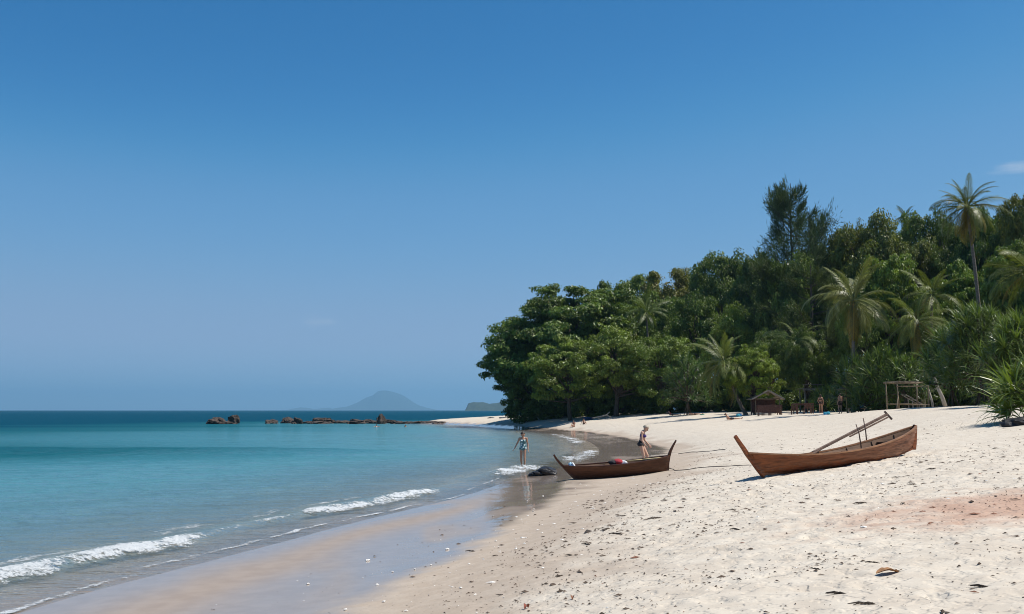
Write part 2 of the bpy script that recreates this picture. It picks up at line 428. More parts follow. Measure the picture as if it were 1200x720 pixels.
# ------------------------------------------------------------------ the sea
def breaker(y):
    """strength of the small shore break along the beach"""
    return np.interp(y, [4, 9, 13, 18.0, 19.3, 20.2, 23, 25, 28, 31, 32.5, 36, 40, 44, 60, 70], [.5, .9, 1, .95, .8, .7, .65, .75, .95, .8, .4, .25, .4, .35, .25, 0])
def crest_d(y):
    return -0.75 + 0.18 * fbm(y * .5, y * 0, 3, 71)
def sea_z(X, Y):
    d = sdist(X, Y); store['wd'] = d
    near = 1 - sstep(Y, 60, 160)
    q = d - crest_d(Y); b = breaker(Y)
    z = 0.15 * b * np.where(q < 0, np.exp(-(q / .75) ** 2), np.exp(-(q / .38) ** 2)) * sstep(Y, 2, 8)
    sw = 0.05 * np.exp(-((d + 7 + fbm(Y * .1, Y * 0, 2, 73)) / 1.6) ** 2) + .34 * np.exp(-((Y - 60 + 3.0 * fbm(X * .04, X * 0, 2, 74)) / 3.4) ** 2) * (1 - sstep(X, -13, -1)) + .10 * np.exp(-((Y - 40 + 2 * fbm(X * .06, X * 0, 2, 77)) / 1.8) ** 2) * (1 - sstep(X, -16, -6))
    rip = 0.045 * fbm(X * .28 + Y * .12, Y * .85 - X * .2, 3, 75) + 0.014 * fbm(X * .9, Y * 2.2, 2, 76)
    fade = sstep(-d, 0.2, 5)
    z = z + near * (sw + rip * fade)
    return z
wx_ = grow(-13, 6, .13, -31000, 31000, 1.07); wy_ = grow(7, 38, .13, -84, 31000, 1.062)
me, wX, wY, wZ = grid_mesh('sea', wx_, wy_, sea_z)
wd = store['wd'].ravel()
depth_tone = np.maximum(wZ - height(wX, wY, wd, fine=False), 0)
bar = fbm(wX * .006 + 3, wY * .05, 3, 81)
depth_tone = depth_tone * (1 + 0.45 * bar * sstep(-wd, 5, 25)) 
cross = 1 - sstep(wX, -10, 2); wob_ = 4 * fbm(wX * .03, wY * .02, 2, 83)
depth_tone = depth_tone * (1 + cross * (.70 * np.exp(-((wY - 59 + wob_) / 8) ** 2) - .32 * np.exp(-((wY - 92 + 2 * wob_) / 16) ** 2) + 1.2 * sstep(wY, 100, 230)))  # dark swell face and far sea, short of reflection, painted as extra depth
add_attr(me, 'depth', depth_tone)
m = Mat('sea_water'); depth = m.attr('depth')
op = m.math('SUBTRACT', 1.0, m.math('POWER', 2.718, m.math('MULTIPLY', depth, -2.3)))
deepc = m.n('ShaderNodeValToRGB'); cr = deepc.color_ramp
m.l(m.math('DIVIDE', depth, 6.0, clamp=True), deepc.inputs[0])
for i, (pos_, colr) in enumerate(((0.0, (0.21, 0.35, 0.43)), (0.10, (0.100, 0.285, 0.340)), (0.22, (0.046, 0.188, 0.235)), (0.38, (0.011, 0.100, 0.128)), (0.75, (0.002, 0.052, 0.090)))):
    e_ = cr.elements[i] if i < 2 else cr.elements.new(pos_)
    e_.position = pos_; e_.color = (*colr, 1)
p1 = m.pos((0.30, .65, 1)); p3 = m.pos((.9, 2.2, 1)); p2 = m.pos((.18, .55, 1)); dsw = m.math('DIVIDE', depth, 6.0)
h = m.math('ADD', m.math('ADD', m.math('MULTIPLY', m.noise(p1, 2.2, 4, .55, .3), .42), m.math('MULTIPLY', m.noise(p3, 2.0, 3, .5, .2), .13)), m.math('MULTIPLY', m.noise(p2, 1.0, 3, .5, .2), .55))
nrm = m.bump(h, m.rng(depth, 0.0, .25, .12, .85))
df = m.n('ShaderNodeBsdfDiffuse'); m.l(deepc.outputs[0], df.inputs[0]); m.l(nrm, df.inputs['Normal'])
tr = m.n('ShaderNodeBsdfTransparent'); m.l(m.mix(m.math('MULTIPLY', depth, 1.0, clamp=True), (0.97, .985, .98), (0.62, 0.90, 0.88)), tr.inputs[0])
mx = m.n('ShaderNodeMixShader'); m.l(op, mx.inputs[0]); m.l(tr.outputs[0], mx.inputs[1]); m.l(df.outputs[0], mx.inputs[2])
gl = m.n('ShaderNodeBsdfGlossy'); gl.inputs['Roughness'].default_value = .06; m.l(nrm, gl.inputs['Normal'])
fr = m.n('ShaderNodeFresnel'); fr.inputs['IOR'].default_value = 1.333; m.l(nrm, fr.inputs['Normal'])
mx2 = m.n('ShaderNodeMixShader'); m.l(m.math('MULTIPLY', fr.outputs[0], m.rng(depth, .3, 3.2, .95, .16)), mx2.inputs[0]); m.l(mx.outputs[0], mx2.inputs[1]); m.l(gl.outputs[0], mx2.inputs[2])
m.l(mx2.outputs[0], m.out.inputs['Surface'])
M['sea'] = m.m
sea = new_obj('sea', me, M['sea']); tag(sea, kind='structure')

# foam of the shore break: bubbly white geometry riding on the wave fronts
m = Mat('foam'); pf = m.pos(); fn = m.noise(pf, 22, 5, .72); lace = m.noise(m.pos((1, 1.6, 1)), 7, 4, .65)
b = m.n('ShaderNodeBsdfPrincipled'); m.l(m.mix(m.rng(fn, .3, .7), (0.48, 0.52, 0.54), (0.70, 0.71, 0.71)), b.inputs['Base Color']); b.inputs['Roughness'].default_value = .7
m.l(m.bump(fn, .05), b.inputs['Normal'])
cov = m.math('ADD', m.attr('cover'), m.math('ADD', m.math('MULTIPLY', m.math('SUBTRACT', lace, .5), 1.7), m.math('MULTIPLY', m.math('SUBTRACT', fn, .5), 1.0)))
al = m.rng(cov, .10, .62); tr = m.n('ShaderNodeBsdfTransparent'); mx = m.n('ShaderNodeMixShader')
m.l(al, mx.inputs[0]); m.l(tr.outputs[0], mx.inputs[1]); m.l(b.outputs[0], mx.inputs[2]); m.l(mx.outputs[0], m.out.inputs['Surface']); M['foam'] = m.m
FS = crom([tuple(q) for q in SHORE[(SHORE[:, 1] > -5) & (SHORE[:, 1] < 150)]], 30)
FT = np.gradient(FS, axis=0); FT /= np.linalg.norm(FT, axis=1)[:, None]
FN = np.stack([FT[:, 1], -FT[:, 0]], 1)       # towards the land
FL = np.concatenate([[0], np.cumsum(np.linalg.norm(np.diff(FS, axis=0), axis=1))])
def at_y(y): return float(np.interp(y, FS[:, 1], FL))
def foam_strip(name, y0, y1, o0, o1, hgt, step, dens, seed, label, wid=lambda u: 1.0, thin=False):
    s = np.arange(at_y(y0), at_y(y1), step); v = np.arange(o0, o1 + 1e-6, step)
    S, V = np.meshgrid(s, v, indexing='ij')
    bx = np.interp(S, FL, FS[:, 0]); by = np.interp(S, FL, FS[:, 1]); nx = np.interp(S, FL, FN[:, 0]); ny = np.interp(S, FL, FN[:, 1])
    wob = 0.16 * fbm(S * .8, S * 0, 3, seed)
    o = V + wob; X = bx + nx * o; Y = by + ny * o
    c_ = (V - (o0 + o1) / 2) / ((o1 - o0) / 2); u = (S - s[0]) / (s[-1] - s[0])
    W = wid(u); prof = np.clip(1 - (c_ / np.maximum(W, .02)) ** 2, 0, 1)
    n1 = fbm(S * 3.0, V * 7 + S * .4, 5, seed + 3, .7); n2 = fbm(S * .9, V * 1.6, 3, seed + 4)
    base = np.maximum(sea_z(X, Y), height(X, Y, fine=False)) + 0.004
    Z = base + np.sqrt(prof) * hgt * np.clip(.5 + .6 * n2 + 1.1 * np.abs(n1) * (1 - .0 * n2), .05, 2) * W + .001
    cover = (prof * .9 + .5 * n1 + .6 * n2) * W - (1 - dens) + .08
    keep = (prof > .01) & (cover > -.6)
    i = np.arange(S.size).reshape(S.shape)
    kf = (keep[:-1, :-1] & keep[1:, :-1] & keep[1:, 1:] & keep[:-1, 1:])
    f = np.stack([i[:-1, :-1], i[1:, :-1], i[1:, 1:], i[:-1, 1:]], -1)[kf]
    used = np.unique(f); rem = np.full(S.size, -1); rem[used] = np.arange(len(used))
    vs = np.stack([X, Y, Z], -1).reshape(-1, 3)[used]
    me_ = np_mesh(name, vs, rem[f], True); add_attr(me_, 'cover', cover.ravel()[used]); o_ = new_obj(name, me_, M['foam']); tag(o_, label, 'foam', kind='stuff'); return o_
foam_strip('sea_foam', 4, 20.9, -.92, -.08, .055, .03, .62, 101, 'thick white foam of the nearest breaking wave', lambda u: np.clip((1 - u) * 9, 0, 1))
foam_strip('sea_foam', 10.5, 16.8, .95, 1.25, .012, .025, .45, 111, 'thin cream line of foam on wet sand before the nearest wave', lambda u: np.clip((1 - u) * 6, 0, 1))
foam_strip('sea_foam', 20.0, 24.5, -.85, -.30, .025, .03, .45, 121, 'faint streak of foam joining the two nearer waves', lambda u: .7)
foam_strip('sea_foam', 23.2, 32.6, -.90, -.05, .05, .035, .54, 131, 'white foam of the second breaking wave', lambda u: np.clip(np.minimum(u * 6, (1 - u) * 6), 0, 1))
foam_strip('sea_foam', 4, 31, -2.6, -.9, .006, .04, .22, 181, 'lacy trails of foam on the water behind the two nearer waves', lambda u: .9)
foam_strip('sea_foam', 16.5, 33, .55, .85, .008, .03, .30, 191, 'thin broken foam edge of the swash between the two nearer waves', lambda u: .9)
foam_strip('sea_foam', 32.4, 38.0, .1, .3, .012, .05, .55, 141, 'thin line of foam creeping towards the black rock', lambda u: .8)
foam_strip('sea_foam', 38.0, 47.0, -1.3, 1.0, .06, .05, .42, 151, 'spreading white foam round the feet of the wading woman', lambda u: np.clip(np.minimum(u * 5, (1 - u) * 5), 0, 1))
foam_strip('sea_foam', 48.0, 66.0, -.7, 1.6, .05, .06, .30, 161, 'broken patches of foam behind the dark boat', lambda u: np.clip(np.minimum(u * 5, (1 - u) * 5), 0, 1))
foam_strip('sea_foam', 70.0, 112.0, -1.0, 1.0, .05, .10, .28, 171, 'farthest white foam on the curve of the bay', lambda u: np.clip(np.minimum(u * 5, (1 - u) * 5), 0, 1))
# ------------------------------------------------------------------ far land
def ridge(name, px0, px1, prof, Y, depthk, mat, label, cat, seed, bumpy):
    """island: a height field whose skyline follows prof [(px, py)...]"""
    xs = np.linspace(px0, px1, 70); c0 = (px0 + px1) / 2
    top = np.interp(xs, [q[0] for q in prof], [q[1] for q in prof])
    X = np.array([P(a, 481, Y).x for a in xs]); H = np.array([P(a, b, Y).z for a, b in zip(xs, top)])
    W = X[-1] - X[0]; vs = np.linspace(-1, 1, 25)
    XX = np.repeat(X[None], 25, 0); V = np.repeat(vs[:, None], 70, 1)
    YY = Y + V * W * depthk
    n = fbm(XX / W * 14, YY / W * 14, 4, seed)
    ZZ = np.maximum(H, 0)[None] * np.clip(1 - np.abs(V) ** 1.6, 0, 1) * (1 + bumpy * n * (np.abs(V) + .15)) - 1.0
    i = np.arange(XX.size).reshape(XX.shape)
    f = np.stack([i[:-1, :-1], i[:-1, 1:], i[1:, 1:], i[1:, :-1]], -1).reshape(-1, 4)
    o = new_obj(name, np_mesh(name, np.stack([XX, YY, ZZ], -1).reshape(-1, 3), f, True), mat)
    tag(o, label, cat, kind='structure'); return o
M['far_forest'] = simple('far_forest', (0.035, 0.055, 0.03), 0.95, 0.4, 0.02)
M['headland'] = simple('headland_forest', (0.035, 0.05, 0.028), 0.95, 0.5, 0.12)
ridge('mountain', 388, 512, [(388, 480.6), (396, 478), (408, 476.5), (420, 471.5), (430, 465.5), (437, 463.5), (443, 458.5), (450, 457.5), (458, 459), (466, 461), (474, 464.5), (482, 470), (490, 475), (500, 478), (512, 480.6)],
      22000, .5, M['far_forest'], 'hazy blue mountain island on the horizon', 'mountain', 5, .1)
ridge('mountain', 336, 392, [(336, 480.6), (344, 479), (352, 477.5), (360, 478), (368, 479.6), (378, 478.5), (386, 477.8), (392, 480.6)], 24000, .4, M['far_forest'], 'low faint islets beside the blue mountain', 'island', 6, .1)
ridge('hill', 546, 640, [(546, 479.5), (549, 472.5), (555, 471), (566, 471.5), (574, 473), (584, 472), (592, 469.5), (604, 468), (615, 467), (628, 468), (640, 479)], 5500, .35, M['headland'], 'low wooded headland across the water', 'headland', 8, .35)

# ------------------------------------------------------------------ foliage builders
def unit(v): return v / np.maximum(np.linalg.norm(v, axis=-1, keepdims=True), 1e-9)
def kites(name, pos, axis, nrm, length, width, tint, fold=.12):
    n = len(pos); axis = unit(axis); side = unit(np.cross(nrm, axis)); up = np.cross(axis, side)
    L = np.asarray(length).reshape(-1, 1); W = np.asarray(width).reshape(-1, 1)
    v = np.stack([pos, pos + axis * L * .5 + side * W * .5 + up * W * fold, pos + axis * L - up * L * .12, pos + axis * L * .5 - side * W * .5 + up * W * fold], 1).reshape(-1, 3)
    me = np_mesh(name, v, np.arange(4 * n).reshape(n, 4)); add_attr(me, 'tint', tint, 'FACE'); return me
def rdir(r, n): return unit(r.normal(size=(n, 3)))

def broadleaf(seed, H, rad, base, ncl, per, leaf, flat=.5, lobes=.22, droop=0.0, pad=.17, trunk_r=.35, up=.5, skirt=0.0):
    """unit tree: returns (trunk mesh, crown mesh)"""
    r = np.random.default_rng(seed)
    cz = (H + base) / 2; hz_ = (H - base) / 2
    n0 = ncl * 3; d = rdir(r, n0); d[:, 2] = np.where(d[:, 2] < -.35 + -skirt, -d[:, 2], d[:, 2])
    az = np.arctan2(d[:, 1], d[:, 0])
    lob = 1 + lobes * (np.sin(az * 3 + seed) * .5 + np.sin(az * 2 - d[:, 2] * 4 + seed * 2) * .6 + np.sin(d[:, 2] * 7 + az * 4 + seed) * .4)
    rr = r.uniform(.15, 1, n0) ** .42 * lob
    c = d * rr[:, None] * np.array([rad, rad, hz_]) + np.array([0, 0, cz])
    # thin out so that clusters keep some distance
    keep = []
    mind = rad * pad * .8
    for i in range(n0):
        if all(np.linalg.norm((c[i] - c[j]) * (1, 1, 1.5)) > mind for j in keep): keep.append(i)
        if len(keep) >= ncl: break
    c = c[keep]; d = d[keep]
    nn = np.sort(np.linalg.norm(c[:, None] - c[None], axis=2), 1)[:, 2]; ok = (nn < rad * pad * 1.30) | (c[:, 2] < cz + .5 * hz_)   # no lone tufts
    c = c[ok]; d = d[ok]; ncl = len(c)
    rc = rad * pad * r.uniform(.75, 1.45, ncl)
    N = ncl * per; k = np.repeat(np.arange(ncl), per)
    dd = rdir(r, N); q = r.uniform(.25, 1, N) ** .5
    loc = dd * q[:, None] * rc[k][:, None] * np.array([1, 1, flat])
    loc[:, 2] -= droop * (loc[:, 0] ** 2 + loc[:, 1] ** 2) / rc[k]
    # break the clusters into twigs
    sub = rdir(r, ncl * 9).reshape(ncl, 9, 3) * rc[:, None, None] * np.array([.8, .8, flat * .8])
    si = r.integers(0, 9, N); loc = loc * .5 + sub[k, si] * .72
    pos = c[k] + loc
    nr = unit(dd * .55 + np.array([0, 0, up]) + r.normal(size=(N, 3)) * .38 + d[k] * .25)
    ax = np.cross(nr, rdir(r, N)); ax[:, 2] -= .25
    tint = np.clip(.5 + r.normal(size=N) * .16 + (r.normal(size=ncl) * .14)[k], 0, 1)
    tint = np.where(r.uniform(size=N) < .006, .99, np.minimum(tint, .94))
    L = leaf * r.lognormal(0, .28, N)
    crown = kites('crown', pos, ax, nr, L, L * .62, tint)
    tb = MB(); fork = base + (H - base) * .18
    tb.tube([(0, 0, -.6), (0, 0, 0), (.1 * rad * .2, .05, fork * .5), (0.03 * rad, 0, fork), (0, .03 * rad, cz + hz_ * .3)], [trunk_r * 1.5, trunk_r * 1.15, trunk_r * .9, trunk_r * .75, trunk_r * .3], 9)
    for i in r.permutation(ncl)[:min(36, ncl)]:
        z0 = r.uniform(fork * .75, min(fork + hz_ * .7, max(c[i][2] - .2, fork * .8))); s = Vector((0, 0, z0)); e = Vector(c[i])
        mid = s.lerp(e, .5) + Vector((r.normal() * rad * .05, r.normal() * rad * .05, (e.z - s.z) * .12 + r.normal() * rad * .03))
        tb.tube([s, mid, e], [trunk_r * .36, trunk_r * .2, trunk_r * .06], 5)
    me = bpy.data.meshes.new('trunk'); me.from_pydata(tb.v, [], tb.f); me.update()
    me.polygons.foreach_set('use_smooth', [True] * len(me.polygons))
    me.materials.append(M['bark']); crown.materials.append(M['leaf'])
    return me, crown, H, rad

def casuarina(seed, H, rad, nb, per):
    r = np.random.default_rng(seed); tb = MB()
    tb.tube([(0, 0, -.5), (0, 0, 0), (.1, 0, H * .4), (-.1, .1, H * .75), (0, 0, H * .97)], [.4, .34, .24, .13, .03], 8)
    pos = []; ax = []; ti = []
    for i in range(nb):
        t = r.uniform(.22, .98) ; z0 = H * t * .92; az = r.uniform(0, 2 * math.pi)
        L = rad * (1.15 * math.sin(math.pi * min(1, (t - .12) / .95) ** .75) + .12) * r.uniform(.65, 1.15)
        e = np.array([math.cos(az) * L, math.sin(az) * L, z0 + L * r.uniform(.15, .75)]); s = np.array([0, 0, z0])
        if e[2] > H * 1.0: e[2] = H * r.uniform(.9, 1.0)
        mid = (s + e) / 2 + np.array([0, 0, -.12 * L])
        tb.tube([s, mid, e], [.07, .045, .015], 4)
        n = per
        u = np.sqrt(r.uniform(.16, 1.04, n))[:, None]
        q = s * (1 - u) ** 2 + 2 * mid * u * (1 - u) + e * u ** 2
        # side twigs
        tw = rdir(r, 12) * np.array([1, 1, .9]) * (.20 * L + .25); ki = r.integers(0, 12, n)
        q = q + tw[ki] * r.uniform(0, 1, (n, 1))
        a = unit(e - s) * .35 + np.array([0, 0, .35]) + tw[ki] / (.16 * L + .25) * .6 + r.normal(size=(n, 3)) * .35 + np.array([0, 0, .05])
        pos.append(q); ax.append(a); ti.append(np.clip(.5 + r.normal(size=n) * .15 + r.normal() * .1, 0, .94))
    pos = np.concatenate(pos); ax = np.concatenate(ax); N = len(pos)
    L = r.uniform(.28, .62, N)
    crown = kites('crown', pos, ax, rdir(r, N), L, .052 * np.ones(N), np.concatenate(ti), .02)
    me = bpy.data.meshes.new('trunk'); me.from_pydata(tb.v, [], tb.f); me.update()
    me.materials.append(M['bark']); crown.materials.append(M['needle'])
    return me, crown, H, rad

PROTO = {
    'layered': broadleaf(11, 14, 9.0, 1.2, 230, 470, .28, flat=.34, lobes=.10, pad=.150, up=.65, skirt=.3),
    'layered2': broadleaf(12, 12, 7.5, 1.0, 140, 450, .27, flat=.36, lobes=.14, pad=.175, up=.85, skirt=.3),
    'round': broadleaf(13, 12, 6.5, .8, 130, 430, .235, flat=.62, lobes=.12, pad=.18, up=.5, skirt=.4),
    'round2': broadleaf(14, 12, 6.5, .8, 110, 420, .23, flat=.6, lobes=.14, pad=.19, up=.45, skirt=.4),
    'tall': broadleaf(15, 16, 6.0, 4.0, 105, 400, .25, flat=.5, lobes=.13, pad=.19, up=.6, trunk_r=.3),
    'tall2': broadleaf(16, 16, 6.0, 3.0, 120, 390, .22, flat=.6, lobes=.12, pad=.18, up=.5, trunk_r=.3),
    'shrub': broadleaf(17, 4.0, 2.6, .2, 50, 200, .22, flat=.7, lobes=.2, pad=.24, up=.4, trunk_r=.07, skirt=.6),
    'needle': casuarina(18, 16, 4.2, 76, 400),
    'needle2': casuarina(19, 16, 3.6, 70, 360),
}
def plant_tree(name, proto, px, Y, top, wpx, label, cat='tree', tint=(1, 1, 1), group=None, rz=None, sink=0.0):
    tm, cm, H, rad = PROTO[proto]
    b = onland(px, Y); zt = P(px, top, Y).z
    sz = (zt - b.z + sink) / H; sx = wpx / F * Y / (2 * rad)
    o = empty(name, (b.x, b.y, b.z - sink), random.uniform(0, 6.28) if rz is None else rz)
    o.scale = (sx, sx * random.uniform(.85, 1.0), sz)
    tag(o, label, cat, group)
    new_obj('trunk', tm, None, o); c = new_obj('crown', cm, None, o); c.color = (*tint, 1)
    return o

T = plant_tree
# the big trees at the end of the beach
T('almond_tree', 'layered', 671, 152, 336, 208, 'biggest spreading dark green tree at the seaward end of the beach', tint=(.85, .95, .85))
T('almond_tree', 'layered2', 624, 152, 388, 118, 'low dark tree with boughs hanging over the water side of the beach', tint=(.75, .85, .8))
T('almond_tree', 'layered2', 668, 136, 392, 110, 'light green leafy tree in front of the biggest tree', tint=(1.15, 1.2, .9))
T('round_tree', 'round', 722, 134, 376, 110, 'bright green rounded tree in the middle of the seaward clump', tint=(1.15, 1.2, .9))
T('round_tree', 'round2', 776, 130, 392, 95, 'rounded green tree left of the leaning palm', tint=(1.0, 1.1, .85))
T('almond_tree', 'layered2', 738, 170, 322, 110, 'layered tree whose flat top is the highest of the seaward clump', tint=(.9, 1, .85))
T('round_tree', 'round', 640, 160, 365, 130, 'dark filler tree in the heart of the seaward clump', tint=(.8, .9, .85))
# trees on the hill
T('forest_tree', 'tall2', 800, 178, 306, 110, 'forest tree with reddish leaves where the hill begins to rise', tint=(1.3, 1.0, .85))
T('forest_tree', 'round2', 848, 168, 297, 110, 'dark dense forest tree left of the big casuarina', tint=(.85, .9, .8))
T('forest_tree', 'round', 893, 152, 286, 95, 'dark forest tree at the left foot of the big casuarina', tint=(.8, .85, .8))
T('casuarina_tree', 'needle', 934, 132, 207, 72, 'tallest feathery casuarina standing above the forest', tint=(.9, 1, 1))
T('casuarina_tree', 'needle2', 963, 136, 240, 34, 'slender casuarina spire beside the tallest one', tint=(.9, 1, 1))
T('casuarina_tree', 'needle', 915, 124, 300, 80, 'grey green casuarina below the tallest one, leaning to the dark tree', tint=(1, 1.05, .9))
T('casuarina_tree', 'needle2', 955, 118, 305, 75, 'grey green casuarina behind the drooping grey palm', tint=(1.05, 1.05, .9))
T('forest_tree', 'round', 1040, 126, 240, 130, 'brownish green domed tree on the hilltop', tint=(1.15, 1.0, 1.15))
T('forest_tree', 'round2', 1000, 132, 262, 75, 'brownish tree at the left edge of the hilltop dome', tint=(1.2, 1.0, 1.1))
T('forest_tree', 'round2', 1095, 130, 248, 105, 'dark forest tree left of the tall coconut palm', tint=(.9, .95, .85))
T('forest_tree', 'round', 1165, 118, 236, 100, 'dark forest tree right of the tall coconut palm', tint=(.7, .8, .75))
T('forest_tree', 'round2', 1218, 112, 222, 100, 'forest tree with rusty top leaves at the picture edge', tint=(1.2, .95, .85))
T('forest_tree', 'tall', 1285, 110, 205, 110, 'forest tree on the hill beyond the picture edge', tint=(.9, .95, .85))
T('forest_tree', 'round', 938, 122, 288, 95, 'dark rounded tree hiding the lower trunk of the tallest casuarina', tint=(.85, .9, .8))
T('forest_tree', 'tall2', 1125, 122, 256, 80, 'dark forest tree behind the tall coconut palm', tint=(.75, .8, .75))
T('almond_tree', 'layered2', 1050, 98, 294, 110, 'glossy bright green tree below the brownish dome', tint=(1.25, 1.3, .95))
T('almond_tree', 'layered2', 1135, 100, 305, 105, 'glossy green tree behind the trunk of the tall coconut palm', tint=(1.1, 1.2, .9))
T('almond_tree', 'layered', 1205, 90, 285, 110, 'glossy green tree at the right behind the cut-off palm', tint=(1, 1.1, .9))
T('round_tree', 'round', 868, 126, 350, 85, 'light green tree above the leaning palm', tint=(1.15, 1.2, .9))
T('round_tree', 'round2', 825, 140, 345, 90, 'dark green tree between the seaward clump and the hill', tint=(.85, .95, .85))
T('round_tree', 'round', 785, 150, 345, 85, 'dark green tree behind the rounded green tree', tint=(.9, 1, .85))
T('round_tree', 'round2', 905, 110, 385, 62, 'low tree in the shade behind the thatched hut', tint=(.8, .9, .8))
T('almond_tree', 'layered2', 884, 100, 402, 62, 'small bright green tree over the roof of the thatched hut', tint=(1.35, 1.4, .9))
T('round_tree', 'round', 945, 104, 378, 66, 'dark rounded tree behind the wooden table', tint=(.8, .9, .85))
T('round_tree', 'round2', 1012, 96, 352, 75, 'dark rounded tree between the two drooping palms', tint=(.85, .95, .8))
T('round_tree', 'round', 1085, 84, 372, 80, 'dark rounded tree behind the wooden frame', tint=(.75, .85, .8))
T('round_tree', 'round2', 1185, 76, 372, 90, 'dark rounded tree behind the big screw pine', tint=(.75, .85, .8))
for i, (px, Y, top, w) in enumerate(((770, 205, 330, 100), (820, 200, 318, 90), (865, 195, 308, 90), (905, 180, 300, 80), (980, 165, 292, 80), (1020, 155, 270, 90), (1065, 158, 262, 80), (1110, 152, 262, 90),
                                      (1150, 146, 250, 90), (1195, 142, 246, 90), (1245, 138, 235, 100), (700, 190, 352, 110), (940, 150, 305, 80), (985, 120, 318, 70), (1260, 95, 290, 110), (1265, 75, 360, 100))):
    T('forest_tree', ('tall', 'round2', 'tall2', 'round')[i % 4], px, Y, top, w, 'dark tree filling the forest behind the front rows', tint=(.8, .88, .8), group='trees filling the forest')
for i in range(34):
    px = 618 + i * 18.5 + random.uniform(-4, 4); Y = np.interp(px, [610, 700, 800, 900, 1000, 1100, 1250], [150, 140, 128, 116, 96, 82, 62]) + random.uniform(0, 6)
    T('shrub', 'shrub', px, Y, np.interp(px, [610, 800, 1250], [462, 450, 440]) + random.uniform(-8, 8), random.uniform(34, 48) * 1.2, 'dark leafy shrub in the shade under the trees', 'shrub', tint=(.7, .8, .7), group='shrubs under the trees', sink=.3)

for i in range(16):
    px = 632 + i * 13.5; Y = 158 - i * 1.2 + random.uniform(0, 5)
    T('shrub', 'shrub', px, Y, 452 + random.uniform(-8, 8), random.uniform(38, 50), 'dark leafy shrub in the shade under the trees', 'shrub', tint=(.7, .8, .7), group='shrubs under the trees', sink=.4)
# ------------------------------------------------------------------ palms
def frond_mesh(seed, L, droop, leaf, hang):
    r = np.random.default_rng(seed); n = 14; pts = []; p = np.zeros(3); a = 0.0
    for i in range(n + 1):
        pts.append(p.copy()); p = p + np.array([math.cos(a), 0, math.sin(a)]) * L / n; a -= droop / n * (.35 + 1.3 * i / n)
    pts = np.array(pts)
    mb = MB(); mb.tube([tuple(q) for q in pts], [.055 * (1 - .85 * i / n) + .006 for i in range(n + 1)], 4)
    m_ = 66; ts = np.linspace(.13, .995, m_); V = list(mb.v); Fq = [f for f in mb.f if len(f) == 4]
    tint = [.85] * len(Fq)
    for sgn in (-1, 1):
        for t in ts:
            if r.uniform() < .08: continue
            k = t * n; i = min(int(k), n - 1); q = pts[i] + (pts[i + 1] - pts[i]) * (k - i); tg = unit(pts[i + 1] - pts[i])
            up = np.cross(tg, [0, 1, 0]); up = -up if up[2] < 0 else up
            ll = leaf * (math.sin(math.pi * min(1, t * .82 + .2)) ** .6) * r.uniform(.85, 1.1)
            d1 = unit(np.array([0, sgn, 0]) * .85 + tg * (.45 + .6 * t) + up * (.28 - hang * .5) + r.normal(size=3) * .11)
            d2 = unit(d1 * (.9 - hang * .55) + np.array([0, 0, -1]) * (.35 + hang) + tg * .2)
            w = .0155 * r.uniform(.7, 1.3); sd = unit(np.cross(d1, up)) * w
            a0 = q; a1 = q + d1 * ll * .5; a2 = a1 + d2 * ll * .5; k0 = len(V)
            V += [tuple(a0 - sd * .6), tuple(a0 + sd * .6), tuple(a1 + sd), tuple(a1 - sd), tuple(a2 + sd * .15), tuple(a2 - sd * .15)]
            Fq += [(k0, k0 + 1, k0 + 2, k0 + 3), (k0 + 3, k0 + 2, k0 + 4, k0 + 5)]
            tv = min(.94, max(0, .5 + r.normal() * .12)); tint += [tv, tv]
    me = np_mesh('frond', V, Fq); add_attr(me, 'tint', tint, 'FACE'); me.materials.append(M['frond']); return me
FR = {'up': [frond_mesh(31, 3.6, .8, .7, .3), frond_mesh(32, 3.8, 1.1, .72, .45), frond_mesh(38, 3.4, 1.5, .7, .5)], 'arch': [frond_mesh(33, 4.1, 1.7, .95, .7), frond_mesh(34, 4.0, 2.1, .95, .9), frond_mesh(37, 4.2, 1.4, .9, .6)],
      'hang': [frond_mesh(35, 3.8, 1.1, .85, .9), frond_mesh(36, 3.6, 1.5, .8, 1.0)]}
nutv = []
def ball(c, r_, n=8, m_=6, sq=1.0):
    vs = [(c[0], c[1], c[2] + r_ * sq)]; fs = []
    for i in range(1, m_):
        for j in range(n):
            a = math.pi * i / m_; b_ = 2 * math.pi * j / n
            vs.append((c[0] + r_ * math.sin(a) * math.cos(b_), c[1] + r_ * math.sin(a) * math.sin(b_), c[2] + r_ * sq * math.cos(a)))
    vs.append((c[0], c[1], c[2] - r_ * sq)); L_ = len(vs) - 1
    for j in range(n): fs.append((0, 1 + j, 1 + (j + 1) % n)); fs.append((L_, L_ - n + (j + 1) % n, L_ - n + j))
    for i in range(m_ - 2):
        for j in range(n): fs.append((1 + i * n + j, 1 + (i + 1) * n + j, 1 + (i + 1) * n + (j + 1) % n, 1 + i * n + (j + 1) % n))
    return vs, fs
M['coconut'] = simple('coconut', (0.20, 0.15, 0.04), .6, .3, 5)
nut = bpy.data.meshes.new('coconut'); nut.from_pydata(*[list(q) for q in (ball((0, 0, 0), .12)[0], [], ball((0, 0, 0), .12)[1])]); nut.materials.append(M['coconut'])
